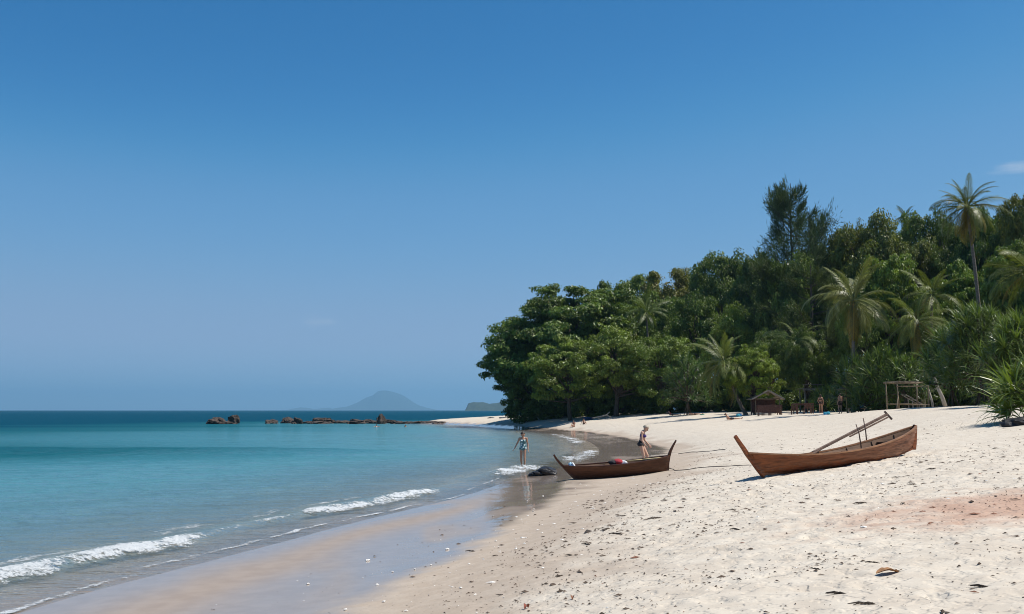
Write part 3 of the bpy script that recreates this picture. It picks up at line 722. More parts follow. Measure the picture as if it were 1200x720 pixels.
def palm(px, Y, crown_px, crown_py, label, n_=22, size=1.0, tint=(1, 1, 1), old=3, bow=0.0, base_px=None, seed=0, low=-55, r0=.17, nuts=3):
    n = int(n_ * 1.35); r = np.random.default_rng(seed + 400); b = onland(px, Y); c = P(crown_px, crown_py, Y)
    o = empty('coconut_palm', b); tag(o, label, 'palm tree', 'coconut palms along the beach')
    e = c - b; mid = e * .5 + Vector((bow, 0, 0)); pts = []
    for i in range(15):
        t = i / 14; pts.append(2 * mid * t * (1 - t) + e * t * t)
    tb = MB(); rr = [r0 * (1.5 if i == 0 else 1.15 - .45 * i / 14) for i in range(15)]
    fine_p = crom([tuple(q) for q in pts], 4); fr = np.interp(np.linspace(0, 1, len(fine_p)), np.linspace(0, 1, 15), rr)
    fr = fr * (1 + .07 * ((np.arange(len(fine_p)) % 2) * 2 - 1))
    pts2 = [Vector((0, 0, -.4))] + [Vector(q) for q in fine_p]
    tb.tube(pts2, [fr[0] * 1.2] + list(fr), 8); tb.build('trunk', M['palm_bark'], o, True)
    for i in range(n):
        k = i / (n - 1); el = 78 - (78 - low) * k ** .9 + r.normal() * 11; az = i * 2.39996 + r.normal() * .45
        typ = 'up' if el > 35 else ('arch' if el > -15 else 'hang')
        f = new_obj('frond', FR[typ][r.integers(len(FR[typ]))], None, o); f.location = e + Vector((math.cos(az) * .12, math.sin(az) * .12, -.1 + .2 * (1 - k)))
        f.rotation_euler = (r.normal() * .4, -R(el), az); s = size * r.uniform(.75, 1.15); f.scale = (s, s, s)
        tt = tint if i < n - old else (1.7, 1.15, .7)
        v = r.uniform(.85, 1.15); f.color = (tt[0] * v, tt[1] * v, tt[2] * v, 1)
    for i in range(nuts):
        az = r.uniform(0, 6.28); q = new_obj('coconut', nut, None, o); q.location = e + Vector((math.cos(az) * .22, math.sin(az) * .22, -.25 - r.uniform(0, .15))); q.scale = (1, 1, 1.2)
    return o
palm(1156, 82, 1133, 243, 'tallest coconut palm with yellowing fronds against the sky', 30, .85, (1.1, 1.05, .9), 9, .4, seed=1, low=-70)
palm(1000, 84, 1000, 352, 'grey green coconut palm with long drooping fronds left of the wooden frame', 28, 1.1, (1.35, 1.25, 1.5), 2, 0, seed=2, low=-75)
palm(1082, 80, 1074, 376, 'coconut palm with yellow hanging fronds above the wooden frame', 18, .95, (1.15, 1.15, .9), 4, .3, seed=3, low=-60)
palm(874, 101, 849, 424, 'leaning coconut palm with curved trunk beside the thatched hut', 26, 1.12, (1.1, 1.15, 1.0), 2, -.4, seed=4, low=-65)
palm(1215, 74, 1207, 318, 'coconut palm cut by the picture edge beside the screw pines', 20, 1.0, (1.1, 1.1, .8), 2, 0, seed=5, low=-50)
palm(765, 138, 757, 366, 'coconut palm half hidden among the seaward trees', 16, 1.0, (.95, 1.05, .9), 1, 0, seed=6, low=-30)
palm(952, 104, 934, 398, 'low coconut palm with limp fronds behind the wooden table', 16, .9, (1.1, 1.15, 1.1), 3, 0, seed=7, low=-70)
palm(1060, 140, 1061, 254, 'tiny palm poking out of the hilltop dome', 12, .6, (.7, .8, .7), 0, 0, seed=8, low=-25, nuts=0)
palm(1090, 88, 1092, 345, 'coconut palm with upright fronds left of the tall palm trunk', 14, .9, (1.1, 1.1, .9), 1, 0, seed=9, low=-40)

# ------------------------------------------------------------------ screw pines (strap leaved)
def rosette(seed, n, L, w):
    r = np.random.default_rng(seed); V = []; Fq = []; tint = []
    for i in range(n):
        az = i * 2.39996 + r.normal() * .15; k = i / n; el = R(86 - 88 * k ** .85) + r.normal() * .08; l = L * r.uniform(.8, 1.15)
        h = np.array([math.cos(az), math.sin(az), 0]); sd = np.array([-math.sin(az), math.cos(az), 0]) * w
        p = h * .06 + np.array([0, 0, .1 * (1 - k)]); a = el; k0 = len(V); S = 5
        for j in range(S):
            u = j / (S - 1); ww = (1 - u ** 1.6) * (.75 + .5 * min(1, u * 4)) * .5 + .03
            V += [tuple(p - sd * ww), tuple(p + sd * ww)]
            st = h * math.cos(a) + np.array([0, 0, math.sin(a)]); p = p + st * l / (S - 1); a -= (.25 + .5 * k) * (.4 + u * 1.1)
        tv = min(.94, max(0, .55 + r.normal() * .12 - .12 * k))
        for j in range(S - 1): Fq.append((k0 + 2 * j, k0 + 2 * j + 1, k0 + 2 * j + 3, k0 + 2 * j + 2)); tint.append(tv)
    me = np_mesh('leaf_rosette', V, Fq); add_attr(me, 'tint', tint, 'FACE'); me.materials.append(M['strap']); return me
ROS = [rosette(51, 44, 1.15, .062), rosette(52, 38, 1.3, .06), rosette(53, 48, 1.0, .058)]
def screw_pine(px, Y, top, wpx, label, n, tint=(1, 1, 1), seed=0, bottom=.25, size=1.0):
    r = np.random.default_rng(seed + 900); b = onland(px, Y); H = P(px, top, Y).z - b.z; rad = wpx / F * Y / 2
    o = empty('screw_pine', b); tag(o, label, 'screw pine', 'screw pines along the edge of the beach')
    tb = MB(); fork = Vector((0, 0, H * .22)); hubs = []
    for i in range(5):
        a = r.uniform(0, 6.28); tb.tube([(math.cos(a) * .5, math.sin(a) * .5, -.1), (math.cos(a) * .12, math.sin(a) * .12, H * .16), fork], [.05, .05, .09], 5)
    for i in range(n):
        u = (i + .5) / n; ph = i * 2.39996; zf = bottom + (1 - bottom) * u
        rr = math.sqrt(max(0, 1 - max(0, (zf - .3) / .7) ** 2.2)) * (1 if zf > .35 else .75 + .25 * zf / .35) * r.uniform(.6, 1.0)
        q = Vector((math.cos(ph) * rr * rad, math.sin(ph) * rr * rad * .8, zf * H * .93 - .15))
        f = new_obj('leaf_rosette', ROS[r.integers(3)], None, o); f.location = q
        tl = R(55) * rr * r.uniform(.6, 1.2) * (1.25 - .6 * zf)
        ax = Vector((-math.sin(ph), math.cos(ph), 0)); f.rotation_euler = (Matrix.Rotation(tl, 3, ax) @ Matrix.Rotation(r.uniform(0, 6.28), 3, 'Z')).to_euler()
        s = size * r.uniform(.8, 1.15); f.scale = (s, s, s); v = r.uniform(.8, 1.2); f.color = (tint[0] * v, tint[1] * v, tint[2] * v, 1)
        if i % 2 == 0: tb.tube([fork, fork.lerp(q, .5) + Vector((0, 0, .15)), q], [.08, .06, .045], 5)
    tb.build('trunk', M['bark'], o, True); return o
SP = screw_pine
SP(1152, 62, 356, 92, 'tallest screw pine with a dense bristling crown behind the dark rock', 70, (1, 1, 1), 1)
SP(1200, 54, 372, 84, 'broad screw pine at the picture edge above the dark rock', 55, (1.1, 1.1, .9), 2)
SP(1116, 66, 384, 58, 'screw pine left of the tallest one, shading a pale leaning trunk', 40, (.85, .95, .9), 3)
SP(1212, 38, 428, 70, 'nearest low screw pine spilling onto the sand at the picture edge', 22, (1.25, 1.2, .8), 4, .1)
SP(1034, 80, 408, 62, 'light green screw pine left of the wooden frame', 44, (1.1, 1.1, 1), 5)
SP(1004, 84, 420, 50, 'light green screw pine behind the two standing bathers', 30, (1.05, 1.1, 1), 6)
SP(1062, 78, 416, 50, 'screw pine directly behind the wooden frame', 30, (.95, 1, .95), 7)
SP(966, 95, 453, 34, 'small low screw pine behind the left standing bather', 14, (1.3, 1.25, .8), 8, .1, .8)
SP(1018, 80, 450, 40, 'low screw pine beside the thatched parasol', 18, (1.1, 1.1, .9), 9, .1, .8)
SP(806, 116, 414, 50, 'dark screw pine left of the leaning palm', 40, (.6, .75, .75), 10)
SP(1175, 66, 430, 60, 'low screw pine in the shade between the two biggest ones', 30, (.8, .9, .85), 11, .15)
# ------------------------------------------------------------------ boats
def boat_hull(K, S, B, zmid, keel_rise, sheer0, sheer1, thick=.028, n=28, sn=9, flare=.5):
    """K=(x0,x1) keel ends, S=(x0,x1) sheer ends; returns outer(t,s,side), inner(t,s,side)"""
    def pt(t, s, side, off=0.0):
        xk = K[0] + (K[1] - K[0]) * t; xs = S[0] + (S[1] - S[0]) * t
        x = xk + (xs - xk) * s
        b = B * max(0.0, math.sin(math.pi * (.003 + .994 * t))) ** .66
        zk = keel_rise(t); zs = sheer0 + (sheer1 - sheer0) * t - (4 * t * (1 - t)) * zmid
        y = max(b * (s ** flare) - off, .004); z = zk + (zs - zk) * s ** 1.25
        if off: z += off * (1 - s)
        return Vector((x, side * y, z))
    return pt
def loft(pt, side, n, sn, off=0.0, t0=0.0, t1=1.0, s0=0.0, s1=1.0):
    vs = []; fs = []
    for i in range(n + 1):
        for j in range(sn + 1): vs.append(pt(t0 + (t1 - t0) * i / n, s0 + (s1 - s0) * j / sn, side, off))
    for i in range(n):
        for j in range(sn):
            a = i * (sn + 1) + j; q = (a, a + sn + 1, a + sn + 2, a + 1)
            fs.append(q if (side < 0) ^ (off > 0) else q[::-1])
    return vs, fs
def strip_mesh(pts_a, pts_b, thick, down):
    """a plank between two polylines"""
    vs = []; fs = []; n = len(pts_a)
    for a, b in zip(pts_a, pts_b):
        vs += [a, b, b + down * thick, a + down * thick]
    for i in range(n - 1):
        for k in range(4): fs.append((i * 4 + k, i * 4 + (k + 1) % 4, i * 4 + 4 + (k + 1) % 4, i * 4 + 4 + k))
    fs += [(0, 1, 2, 3), tuple(4 * (n - 1) + k for k in (3, 2, 1, 0))]
    return vs, fs
def build_boat(name, label, loc, yaw, pitch, roll, pt, mat, stems, thwarts, ribs, rail=.035, transom=None):
    o = empty(name, loc); o.rotation_euler = Euler((roll, -pitch, yaw), 'XYZ'); tag(o, label, 'boat', 'wooden boats on the beach')
    N = 30
    # four strakes a side, the top one standing a little proud
    cuts = [0.0, .30, .56, .80, 1.0]
    mb = MB()
    for side in (-1, 1):
        vs, fs = loft(pt, side, N, 9); mb.add(vs, fs)
    mb.build('hull', mat, o, True)
    for side in (-1, 1):
        up = MB()
        A = [pt(.01 + .98 * i / N, .80, side) + Vector((0, side * .006, 0)) for i in range(N + 1)]; C = [pt(.01 + .98 * i / N, 1.0, side) + Vector((0, side * .012, .0)) for i in range(N + 1)]
        vs, fs = strip_mesh(A, C, .012, Vector((0, side, 0))); up.add(vs, fs); up.build('plank', mat, o)
        g = MB()
        A = [pt(i / N, 1.0, side) + Vector((0, side * .028, .004)) for i in range(N + 1)]; C = [pt(i / N, 1.0, side) - Vector((0, side * min(rail, max(0, abs(pt(i / N, 1, side).y) - .004)), -.004)) for i in range(N + 1)]
        vs, fs = strip_mesh(A, C, .03, Vector((0, 0, 1))); g.add(vs, fs); g.build('gunwale', M['rail_lit'] if mat is M['hull_red'] else mat, o)
    mb = MB()
    for side in (-1, 1):
        vs, fs = loft(pt, side, N, 8, .03, .02, .98, .0, .99); mb.add(vs, fs)
    mb.build('lining', M['hull_inside'], o, True)
    for pts, w0, w1, th in stems:
        # swept post: pts = [(x, z)], thickness across the beam th, depth from w0 to w1
        vs = []; fs = []; n = len(pts)
        for i, (x, z) in enumerate(pts):
            a = Vector((pts[min(i + 1, n - 1)][0] - pts[max(i - 1, 0)][0], 0, pts[min(i + 1, n - 1)][1] - pts[max(i - 1, 0)][1])).normalized(); nn = Vector((-a.z, 0, a.x))
            w = w0 + (w1 - w0) * i / (n - 1); c = Vector((x, 0, z)); t2 = th * (1 - .35 * i / (n - 1)) / 2
            vs += [c + nn * w / 2 + Vector((0, -t2, 0)), c + nn * w / 2 + Vector((0, t2, 0)), c - nn * w / 2 + Vector((0, t2, 0)), c - nn * w / 2 + Vector((0, -t2, 0))]
        for i in range(n - 1):
            for k in range(4): fs.append((i * 4 + k, i * 4 + (k + 1) % 4, i * 4 + 4 + (k + 1) % 4, i * 4 + 4 + k))
        fs += [(3, 2, 1, 0), tuple(4 * (n - 1) + k for k in range(4))]
        MB().add(vs, fs).build('stem_post', mat, o)
    for t in thwarts:
        a = pt(t, .84, -1, .03); c = pt(t, .84, 1, .03); MB().bar(a, c, .2, .025).build('thwart', M['hull_inside'], o)
    for t in ribs:
        for side in (-1, 1):
            MB().tube([pt(t, s_, side, .045) for s_ in (.05, .2, .4, .6, .8, .96)], .016, 5).build('rib', M['hull_inside'], o)
    # keel plank
    k = [pt(i / N, 0, 1) for i in range(N + 1)]
    A = [Vector((q.x, -.035, q.z - .03)) for q in k]; C = [Vector((q.x, .035, q.z - .03)) for q in k]
    vs, fs = strip_mesh(A, C, .05, Vector((0, 0, 1))); MB().add(vs, fs).build('keel', mat, o)
    if transom:
        MB().add(*transom).build('transom', mat, o)
    return o
# dark double-ended boat by the water
g0 = G(677, 565); g1 = G(783, 554)
c1 = P(677, 565, 34.0); c2 = P(783, 554, 34.3)
pt1 = boat_hull((0, 3.10), (-.46, 3.24), .47, .085, lambda t: .03 * (2 * t - 1) ** 2, .55, .53)
yaw1 = math.atan2(.3, 3.1); pit1 = math.atan2(c2.z - c1.z, 3.1)
boat1 = build_boat('rowing_boat', 'dark brown double-ended wooden boat with both stem posts raised, at the water edge', (c1.x, c1.y, c1.z + .02), yaw1, pit1, R(3), pt1, M['hull_dark'],
    [([(.02, .0), (-.16, .2), (-.33, .4), (-.46, .56), (-.56, .68), (-.66, .83), (-.73, .97)], .11, .06, .075),
     ([(3.06, .0), (3.10, .18), (3.14, .34), (3.20, .52), (3.28, .70), (3.38, .86), (3.51, 1.04)], .17, .045, .075)], (.3, .52, .74), (.2, .4, .6, .8))
def in_boat(o, v): return o.matrix_basis @ Vector(v)
# brown boat higher on the beach
c3 = P(894.6, 559, 20.5); c4 = P(1071, 526, 23.5)
L2 = math.hypot(c4.x - c3.x, c4.y - c3.y)
pt2 = boat_hull((0, L2), (-.42, L2 + .20), .50, .27, lambda t: .26 * max(0, t - .62) ** 1.6 / .21 + .02 * (1 - t) ** 4 * 2, .47, .74, flare=.42)
yaw2 = math.atan2(c4.y - c3.y, c4.x - c3.x); pit2 = math.atan2(c4.z - c3.z - .26, L2)
boat2 = build_boat('rowing_boat', 'reddish brown wooden boat with one raised bow post, lying high on the dry sand', (c3.x, c3.y, c3.z + .02), yaw2, pit2, R(-4), pt2, M['hull_red'],
    [([(.02, .0), (-.14, .16), (-.28, .32), (-.42, .47), (-.50, .58), (-.60, .70), (-.71, .84)], .095, .06, .08),
     ([(L2 + .0, .24), (L2 + .07, .38), (L2 + .13, .56), (L2 + .20, .78)], .13, .10, .08)], (.22, .42, .62, .82), (.12, .25, .38, .5, .64, .78, .9))
bpy.context.view_layer.update()
# oar lying along the brown boat, its two stakes
M['oar'] = simple('oar_wood', (0.15, 0.10, 0.075), .75, .35, 10, 0, (.3, 1, 1))
oa = P(953, 530.5, 22.2); ob = P(1042, 484.5, 24.0)
oo = empty('oar', oa); tag(oo, 'long steering oar slanting up out of the reddish brown boat', 'oar')
ed = ob - oa
MB().bar((0, 0, 0), tuple(ed * .97), .055, .05).build('shaft', M['oar'], oo)
MB().bar(tuple(ed * .45 + Vector((0, -.05, -.055))), tuple(ed * .97 + Vector((0, -.04, -.07))), .03, .03).build('brace', M['oar'], oo)
MB().bar(tuple(ed * .97 + Vector((-.06, 0, .07))), tuple(ed * .97 + Vector((.11, 0, -.12))), .05, .04).build('handle', M['oar'], oo)
MB().bar(tuple(ed * -.18), tuple(ed * .06), .14, .02).build('blade', M['oar'], oo)
for (xa, ya, xb, yb, Yd) in ((1009.5, 520, 1003, 497, 22.6), (1016, 517, 1011.5, 490, 23.2)):
    a = P(xa, ya, Yd); b_ = P(xb, yb, Yd); so = empty('stake', a)
    tag(so, 'thin upright stick in the brown boat, ' + ('nearer to the bow' if xb < 1005 else 'nearer to the stern'), 'stick', 'oar sticks of the brown boat')
    MB().tube([(0, 0, -.15), tuple((b_ - a) * .5 + Vector((.01, 0, 0))), tuple(b_ - a)], [.016, .014, .010], 6).build('stick', M['oar'], so, True)
# things lying in the dark boat
M['blue_plastic'] = simple('pale_blue_foam', (0.35, 0.55, 0.68), .5, .1, 8)
M['white_plastic'] = simple('white_foam', (0.75, 0.76, 0.76), .5, .1, 8)
bx_ = empty('foam_roll', in_boat(boat1, (-.05, 0, .30))); tag(bx_, 'pale blue and white roll leaning in the bow of the dark boat', 'foam roll')
MB().tube([(0, 0, 0), (-.20, -.05, .32)], .06, 12).build('roll', M['blue_plastic'], bx_, True)
MB().tube([(.10, -.03, 0), (-.11, -.08, .33)], .035, 10).build('edge_strip', M['white_plastic'], bx_, True)
def cloth_heap(name, loc, size, mats, label, cat, seed):
    o = empty(name, loc); tag(o, label, cat); r = np.random.default_rng(seed)
    for k, mt in enumerate(mats):
        vs, fs = ball((0, 0, 0), 1, 14, 9); v = np.array(vs); n = fbm(v[:, 0] * 1.7 + k * 5 + v[:, 2], v[:, 1] * 1.7 + seed, 3, seed + k)
        v = v * (1 + .35 * n)[:, None] * np.array(size) * r.uniform(.55, .8) ; v += np.array([(k - (len(mats) - 1) / 2) * size[0] * .75, r.uniform(-.3, .3) * size[1], size[2] * .5 * (1 + .4 * (k % 2))])
        MB().add(v, fs).build('cloth', mt, o, True)
    return o
cl_r = simple('red_cloth', (0.45, 0.05, 0.06), .9, .2, 10); cl_w = simple('white_cloth', (0.72, 0.72, 0.72), .9, .1, 10)
cl_b = simple('blue_cloth', (0.03, 0.12, 0.30), .9, .3, 10); cl_k = simple('dark_cloth', (0.03, 0.03, 0.035), .9, .3, 10); cl_t = simple('turquoise_cloth', (0.04, 0.28, 0.38), .8, .2, 10)
cloth_heap('cloth_bundle', in_boat(boat1, (1.45, .1, .40)), (.24, .2, .14), [cl_k, cl_r, cl_w], 'bundle of dark, red and white cloth in the dark boat', 'cloth', 3)
pb = empty('paddle', in_boat(boat1, (2.30, .05, .47))); pb.rotation_euler = (0, R(-5), R(4)); tag(pb, 'pale yellow paddle board lying on the stern of the dark boat', 'paddle')
M['yellow_wood'] = simple('yellow_wood', (0.55, 0.43, 0.22), .6, .15, 6)
MB().add(*strip_mesh([Vector((x, -.5 * w, .02)) for x, w in ((0, .10), (.2, .2), (.5, .22), (.75, .06))], [Vector((x, .5 * w, .02)) for x, w in ((0, .10), (.2, .2), (.5, .22), (.75, .06))], .025, Vector((0, 0, 1)))).build('blade', M['yellow_wood'], pb)
MB().tube([(.0, 0, .03), (-.55, 0, .03)], .018, 8).build('handle', M['yellow_wood'], pb, True)
# ropes on the sand
def rope(name, pix, label, rad=.012, lift=.012, start=None):
    pts = []
    for q in pix:
        p_ = q if isinstance(q, Vector) else G(*q); pts.append(p_)
    cp = crom([tuple(p_) for p_ in pts], 10)
    for i in range(len(cp)):
        if start is None or i > 4: cp[i, 2] = hz(cp[i, 0], cp[i, 1]) + lift
    o = MB().tube([Vector(q) for q in cp], rad, 6).build(name, M['rope'], None, True); tag(o, label, 'rope')
rope('rope', [in_boat(boat1, (3.17, 0, .12)), (800, 551.8), (820, 549), (840, 547.2), (862, 545.5), (890, 543)], 'dark mooring rope running from the dark boat over the sand', .014, .010, 1)
rope('rope', [(795, 532.5), (806, 531), (822, 530), (850, 528)], 'thin line on the sand behind the stern of the dark boat', .02, .010)

# ------------------------------------------------------------------ rocks
def ico(sub):
    bm = bmesh.new(); bmesh.ops.create_icosphere(bm, subdivisions=sub, radius=1); v = np.array([q.co[:] for q in bm.verts]); f = [[a.index for a in q.verts] for q in bm.faces]; bm.free(); return v, np.array(f)
IV, IF = ico(4)
def rock(name, loc, size, mat, label, seed, rough=.35, cat='rock', group=None, rz=0.0):
    n = sum(vnoise(IV[:, 0] * s + seed * 3.1 + IV[:, 2] * s * .7, IV[:, 1] * s - IV[:, 2] * s * .9, seed + i) * a for i, (s, a) in enumerate(((1.3, 1), (2.9, .6), (6.5, .3), (14, .13))))
    v = IV * (1 + rough * n)[:, None]; v = np.sign(v) * np.abs(v) ** .85 * np.array(size)
    o = new_obj(name, np_mesh(name, v, IF, False), mat); o.location = loc; o.rotation_euler = (0, 0, rz); tag(o, label, cat, group); return o
rk = G(643, 557); 
rock('rock', (rk.x - .12, rk.y, rk.z + .06), (.42, .36, .22), M['black_rock'], 'black rock at the water edge left of the dark boat, larger lump', 3, .25)
rock('rock', (rk.x - .45, rk.y - .1, rk.z + .03), (.28, .24, .11), M['black_rock'], 'low flat black rock touching the larger black rock', 4, .25)
rk = G(1192, 500); rock('boulder', (rk.x + .55, rk.y + .4, rk.z + .08), (.8, .45, .24), M['black_rock'], 'smooth black boulder on the sand at the picture edge', 9, .18, 'boulder')
row = [(250, 494.5, 14, 8), (256, 493, 15, 10), (272, 494, 12, 12), (264, 496, 24, 3), (318, 495.5, 13, 6), (336, 495, 14, 8), (347, 494.5, 12, 9), (362, 496, 16, 4), (378, 494.5, 24, 9), (371, 496.5, 24, 4), (398, 496, 22, 5),
       (412, 495.5, 14, 5), (420, 495, 18, 6), (433, 495.5, 16, 6), (446, 494, 9, 13), (440, 496, 20, 5), (455, 496, 18, 5), (468, 496, 20, 4.5), (482, 495.8, 22, 4), (500, 494.5, 26, 4), (515, 493.5, 18, 4)]
for i, (px, py, w, h_) in enumerate(row):
    Y = 188 + (i * 37 % 11); c = P(px, 497, Y); k = Y / F
    nm = ('dark jagged rock in the pair standing apart off the point' if i < 4 else ('pointed upright rock at the shore end of the reef' if i == 14 else ('pale broad boulder on the middle of the reef' if i == 8 else None)))
    lab = nm or '%s low brown rock of the reef row, counting from the open sea' % ('first second third fourth fifth sixth seventh eighth ninth tenth eleventh twelfth thirteenth fourteenth fifteenth sixteenth'.split()[sorted(range(4, 21), key=lambda q: row[q][0]).index(i) - sum(1 for q in (8, 14) if row[q][0] < px)])
    if i in (0, 1, 2, 3): lab = ('left dark rock of the pair standing apart off the point', 'broad dark rock of the pair standing apart off the point', 'upright dark rock of the pair standing apart off the point', 'awash flat rock under the pair standing apart')[i]
    rock('rock', (c.x, Y, h_ * k * .12), (w * k * .5, w * k * .5, h_ * k * .58), M['rock'], lab, 20 + i, .48, 'rock', 'rocks of the reef off the point', i * 1.3)
for i, (px, Y, w, h_) in enumerate(((607, 172, 7, 2.5), (612, 165, 4, 6), (628, 168, 14, 3), (590, 180, 10, 2), (575, 188, 8, 2))):
    b_ = onland(px, Y); k = Y / F; rock('rock', (b_.x, Y, b_.z), (w * k * .5, w * k * .5, h_ * k * .6), M['black_rock'], ('flat dark rock on the sand bar below the big tree', 'dark upright stump of rock at the foot of the big tree', 'long dark rock in the shadow of the big tree', 'small dark rock on the sand bar nearer the point', 'smallest dark rock on the sand bar')[i], 60 + i, .3)

# ------------------------------------------------------------------ huts, tables, frames
def post(o, p, q, r_, mat, name='post'): return MB().tube([p, tuple((Vector(p) + Vector(q)) / 2 + Vector((.01, .01, 0))), q], [r_ * 1.1, r_, r_ * .95], 8).build(name, mat, o, True)
# thatched hut
hb = onland(897, 99); o = empty('thatched_hut', hb); tag(o, 'small open hut with pale thatched gable roof under the trees', 'hut')
for x in (-1.35, 1.35):
    for y in (-1.0, 1.0): post(o, (x, y, -.2), (x, y, 1.75), .06, M['bamboo'])
post(o, (-1.4, -1.0, 1.7), (1.4, -1.0, 1.7), .05, M['bamboo'], 'beam'); post(o, (-1.4, 1.0, 1.7), (1.4, 1.0, 1.7), .05, M['bamboo'], 'beam')
def thatch_slab(o, a, b_, c_, d_, name='roof'):
    # layered thatch: overlapping courses between eave a-b and ridge d-c
    rf = empty(name, (0, 0, 0)); rf.parent = o
    a, b_, c_, d_ = map(Vector, (a, b_, c_, d_)); nn = (b_ - a).cross(d_ - a).normalized()
    if nn.z < 0: nn = -nn
    for i in range(6):
        t0, t1 = i / 6 - .03, (i + 1) / 6 + .04; lo0 = a.lerp(d_, max(0, t0)); lo1 = b_.lerp(c_, max(0, t0)); hi0 = a.lerp(d_, min(1, t1)); hi1 = b_.lerp(c_, min(1, t1))
        up = nn * .06; vs = [lo0 + up, lo1 + up, hi1, hi0, lo0 - up * .1, lo1 - up * .1, hi1 - nn * .03, hi0 - nn * .03]
        MB().add(vs, [(0, 1, 2, 3), (7, 6, 5, 4), (0, 4, 5, 1), (1, 5, 6, 2), (2, 6, 7, 3), (3, 7, 4, 0)]).build('thatch_course', M['thatch'], rf)
    return rf
thatch_slab(o, (-1.75, -1.5, 1.62), (-1.75, 1.5, 1.62), (-.0, 1.5, 2.55), (-.0, -1.5, 2.55)); thatch_slab(o, (1.75, -1.5, 1.62), (1.75, 1.5, 1.62), (.0, 1.5, 2.55), (.0, -1.5, 2.55))
for s in (-1, 1): MB().bar((s * 1.8, -1.56, 1.66), (0, -1.56, 2.64), .05, .14).build('bargeboard', M['grey_wood'], o)
MB().bar((-1.3, -1.1, .95), (1.3, -1.1, .95), .4, .06).build('counter', M['red_wood'], o)
MB().bar((-1.3, -1.2, .5), (1.3, -1.2, .5), .05, .7).build('counter_front', M['red_wood'], o)
MB().bar((-1.3, .95, .9), (1.3, .95, .9), .06, 1.5).build('shade_back_panel', M['red_wood'], o)  # dark colour stands for the shaded inside of the hut
o.scale = (.88, .88, .88)
# flat roofed shelter
hb = onland(958, 103); o = empty('beach_shelter', hb); tag(o, 'flat roofed grey shelter behind the standing bathers', 'shelter')
for x in (-1.5, 1.5):
    for y in (-.9, .9): post(o, (x, y, -.2), (x, y, 2.25), .07, M['grey_wood'])
for i in range(7): MB().bar((-1.75, -1.05 + i * .35, 2.32), (1.75, -1.05 + i * .35, 2.32), .31, .05).build('plank', M['grey_wood'], o)
MB().bar((-1.75, -1.12, 2.2), (1.75, -1.12, 2.2), .06, .14).build('beam', M['grey_wood'], o)
MB().bar((-1.75, -1.0, 2.75), (1.75, -1.0, 2.75), .05, .06).build('rail', M['grey_wood'], o)
for x in (-1.6, -.2, 1.3): MB().bar((x, -1.0, 2.34), (x, -1.0, 2.75), .05, .05).build('rail_post', M['grey_wood'], o)
# weathered open frame
hb = G(1050, 486, 30); fx = onland(1064, 74); o = empty('pole_pergola', fx, R(12)); tag(o, 'open frame of weathered poles before the screw pines', 'frame')
Wd, Dd, Hh = 1.35, .75, 2.1
for x, y, t in ((-Wd, -Dd, .12), (Wd, -Dd, -.06), (-Wd, Dd, .05), (Wd, Dd, 0)): post(o, (x + t, y, -.25), (x, y, Hh), .055, M['bamboo'])
for y in (-Dd, Dd): post(o, (-Wd - .2, y, Hh), (Wd + .2, y, Hh - .04), .05, M['bamboo'], 'beam'); post(o, (-Wd, y - .05, .45), (Wd, y - .05, .38), .04, M['bamboo'], 'beam')
post(o, (-Wd - .1, -Dd - .06, Hh - .32), (Wd, -Dd - .06, Hh - .28), .035, M['bamboo'], 'beam')
for i in range(6): post(o, (-Wd + .1 + i * .5, -Dd - .25, Hh + .07), (-Wd + .1 + i * .5, Dd + .2, Hh + .07), .03, M['bamboo'], 'rafter')
post(o, (-Wd - .35, -Dd - .3, -.2), (-Wd + .05, -Dd, 1.0), .05, M['bamboo'], 'prop')
o.scale = (.95, .95, .95)
# slatted deck chair inside the frame
dk = onland(1070, 76); o = empty('deck_chair', (dk.x, dk.y, dk.z), R(8)); tag(o, 'slatted wooden deck chair reclining inside the pole frame', 'chair')
for y in (-.3, .3): MB().bar((-.7, y, 1.15), (.75, y, .35), .06, .05).build('side_rail', M['grey_wood'], o); MB().bar((-.2, y, .86), (-.15, y, -.1), .05, .05).build('leg', M['grey_wood'], o); MB().bar((.7, y, .36), (.7, y, -.1), .05, .05).build('leg', M['grey_wood'], o)
for i in range(9): t = i / 8; MB().bar((-.7 + 1.45 * t, -.33, 1.19 - .8 * t), (-.7 + 1.45 * t, .33, 1.19 - .8 * t), .11, .02).build('slat', M['grey_wood'], o)
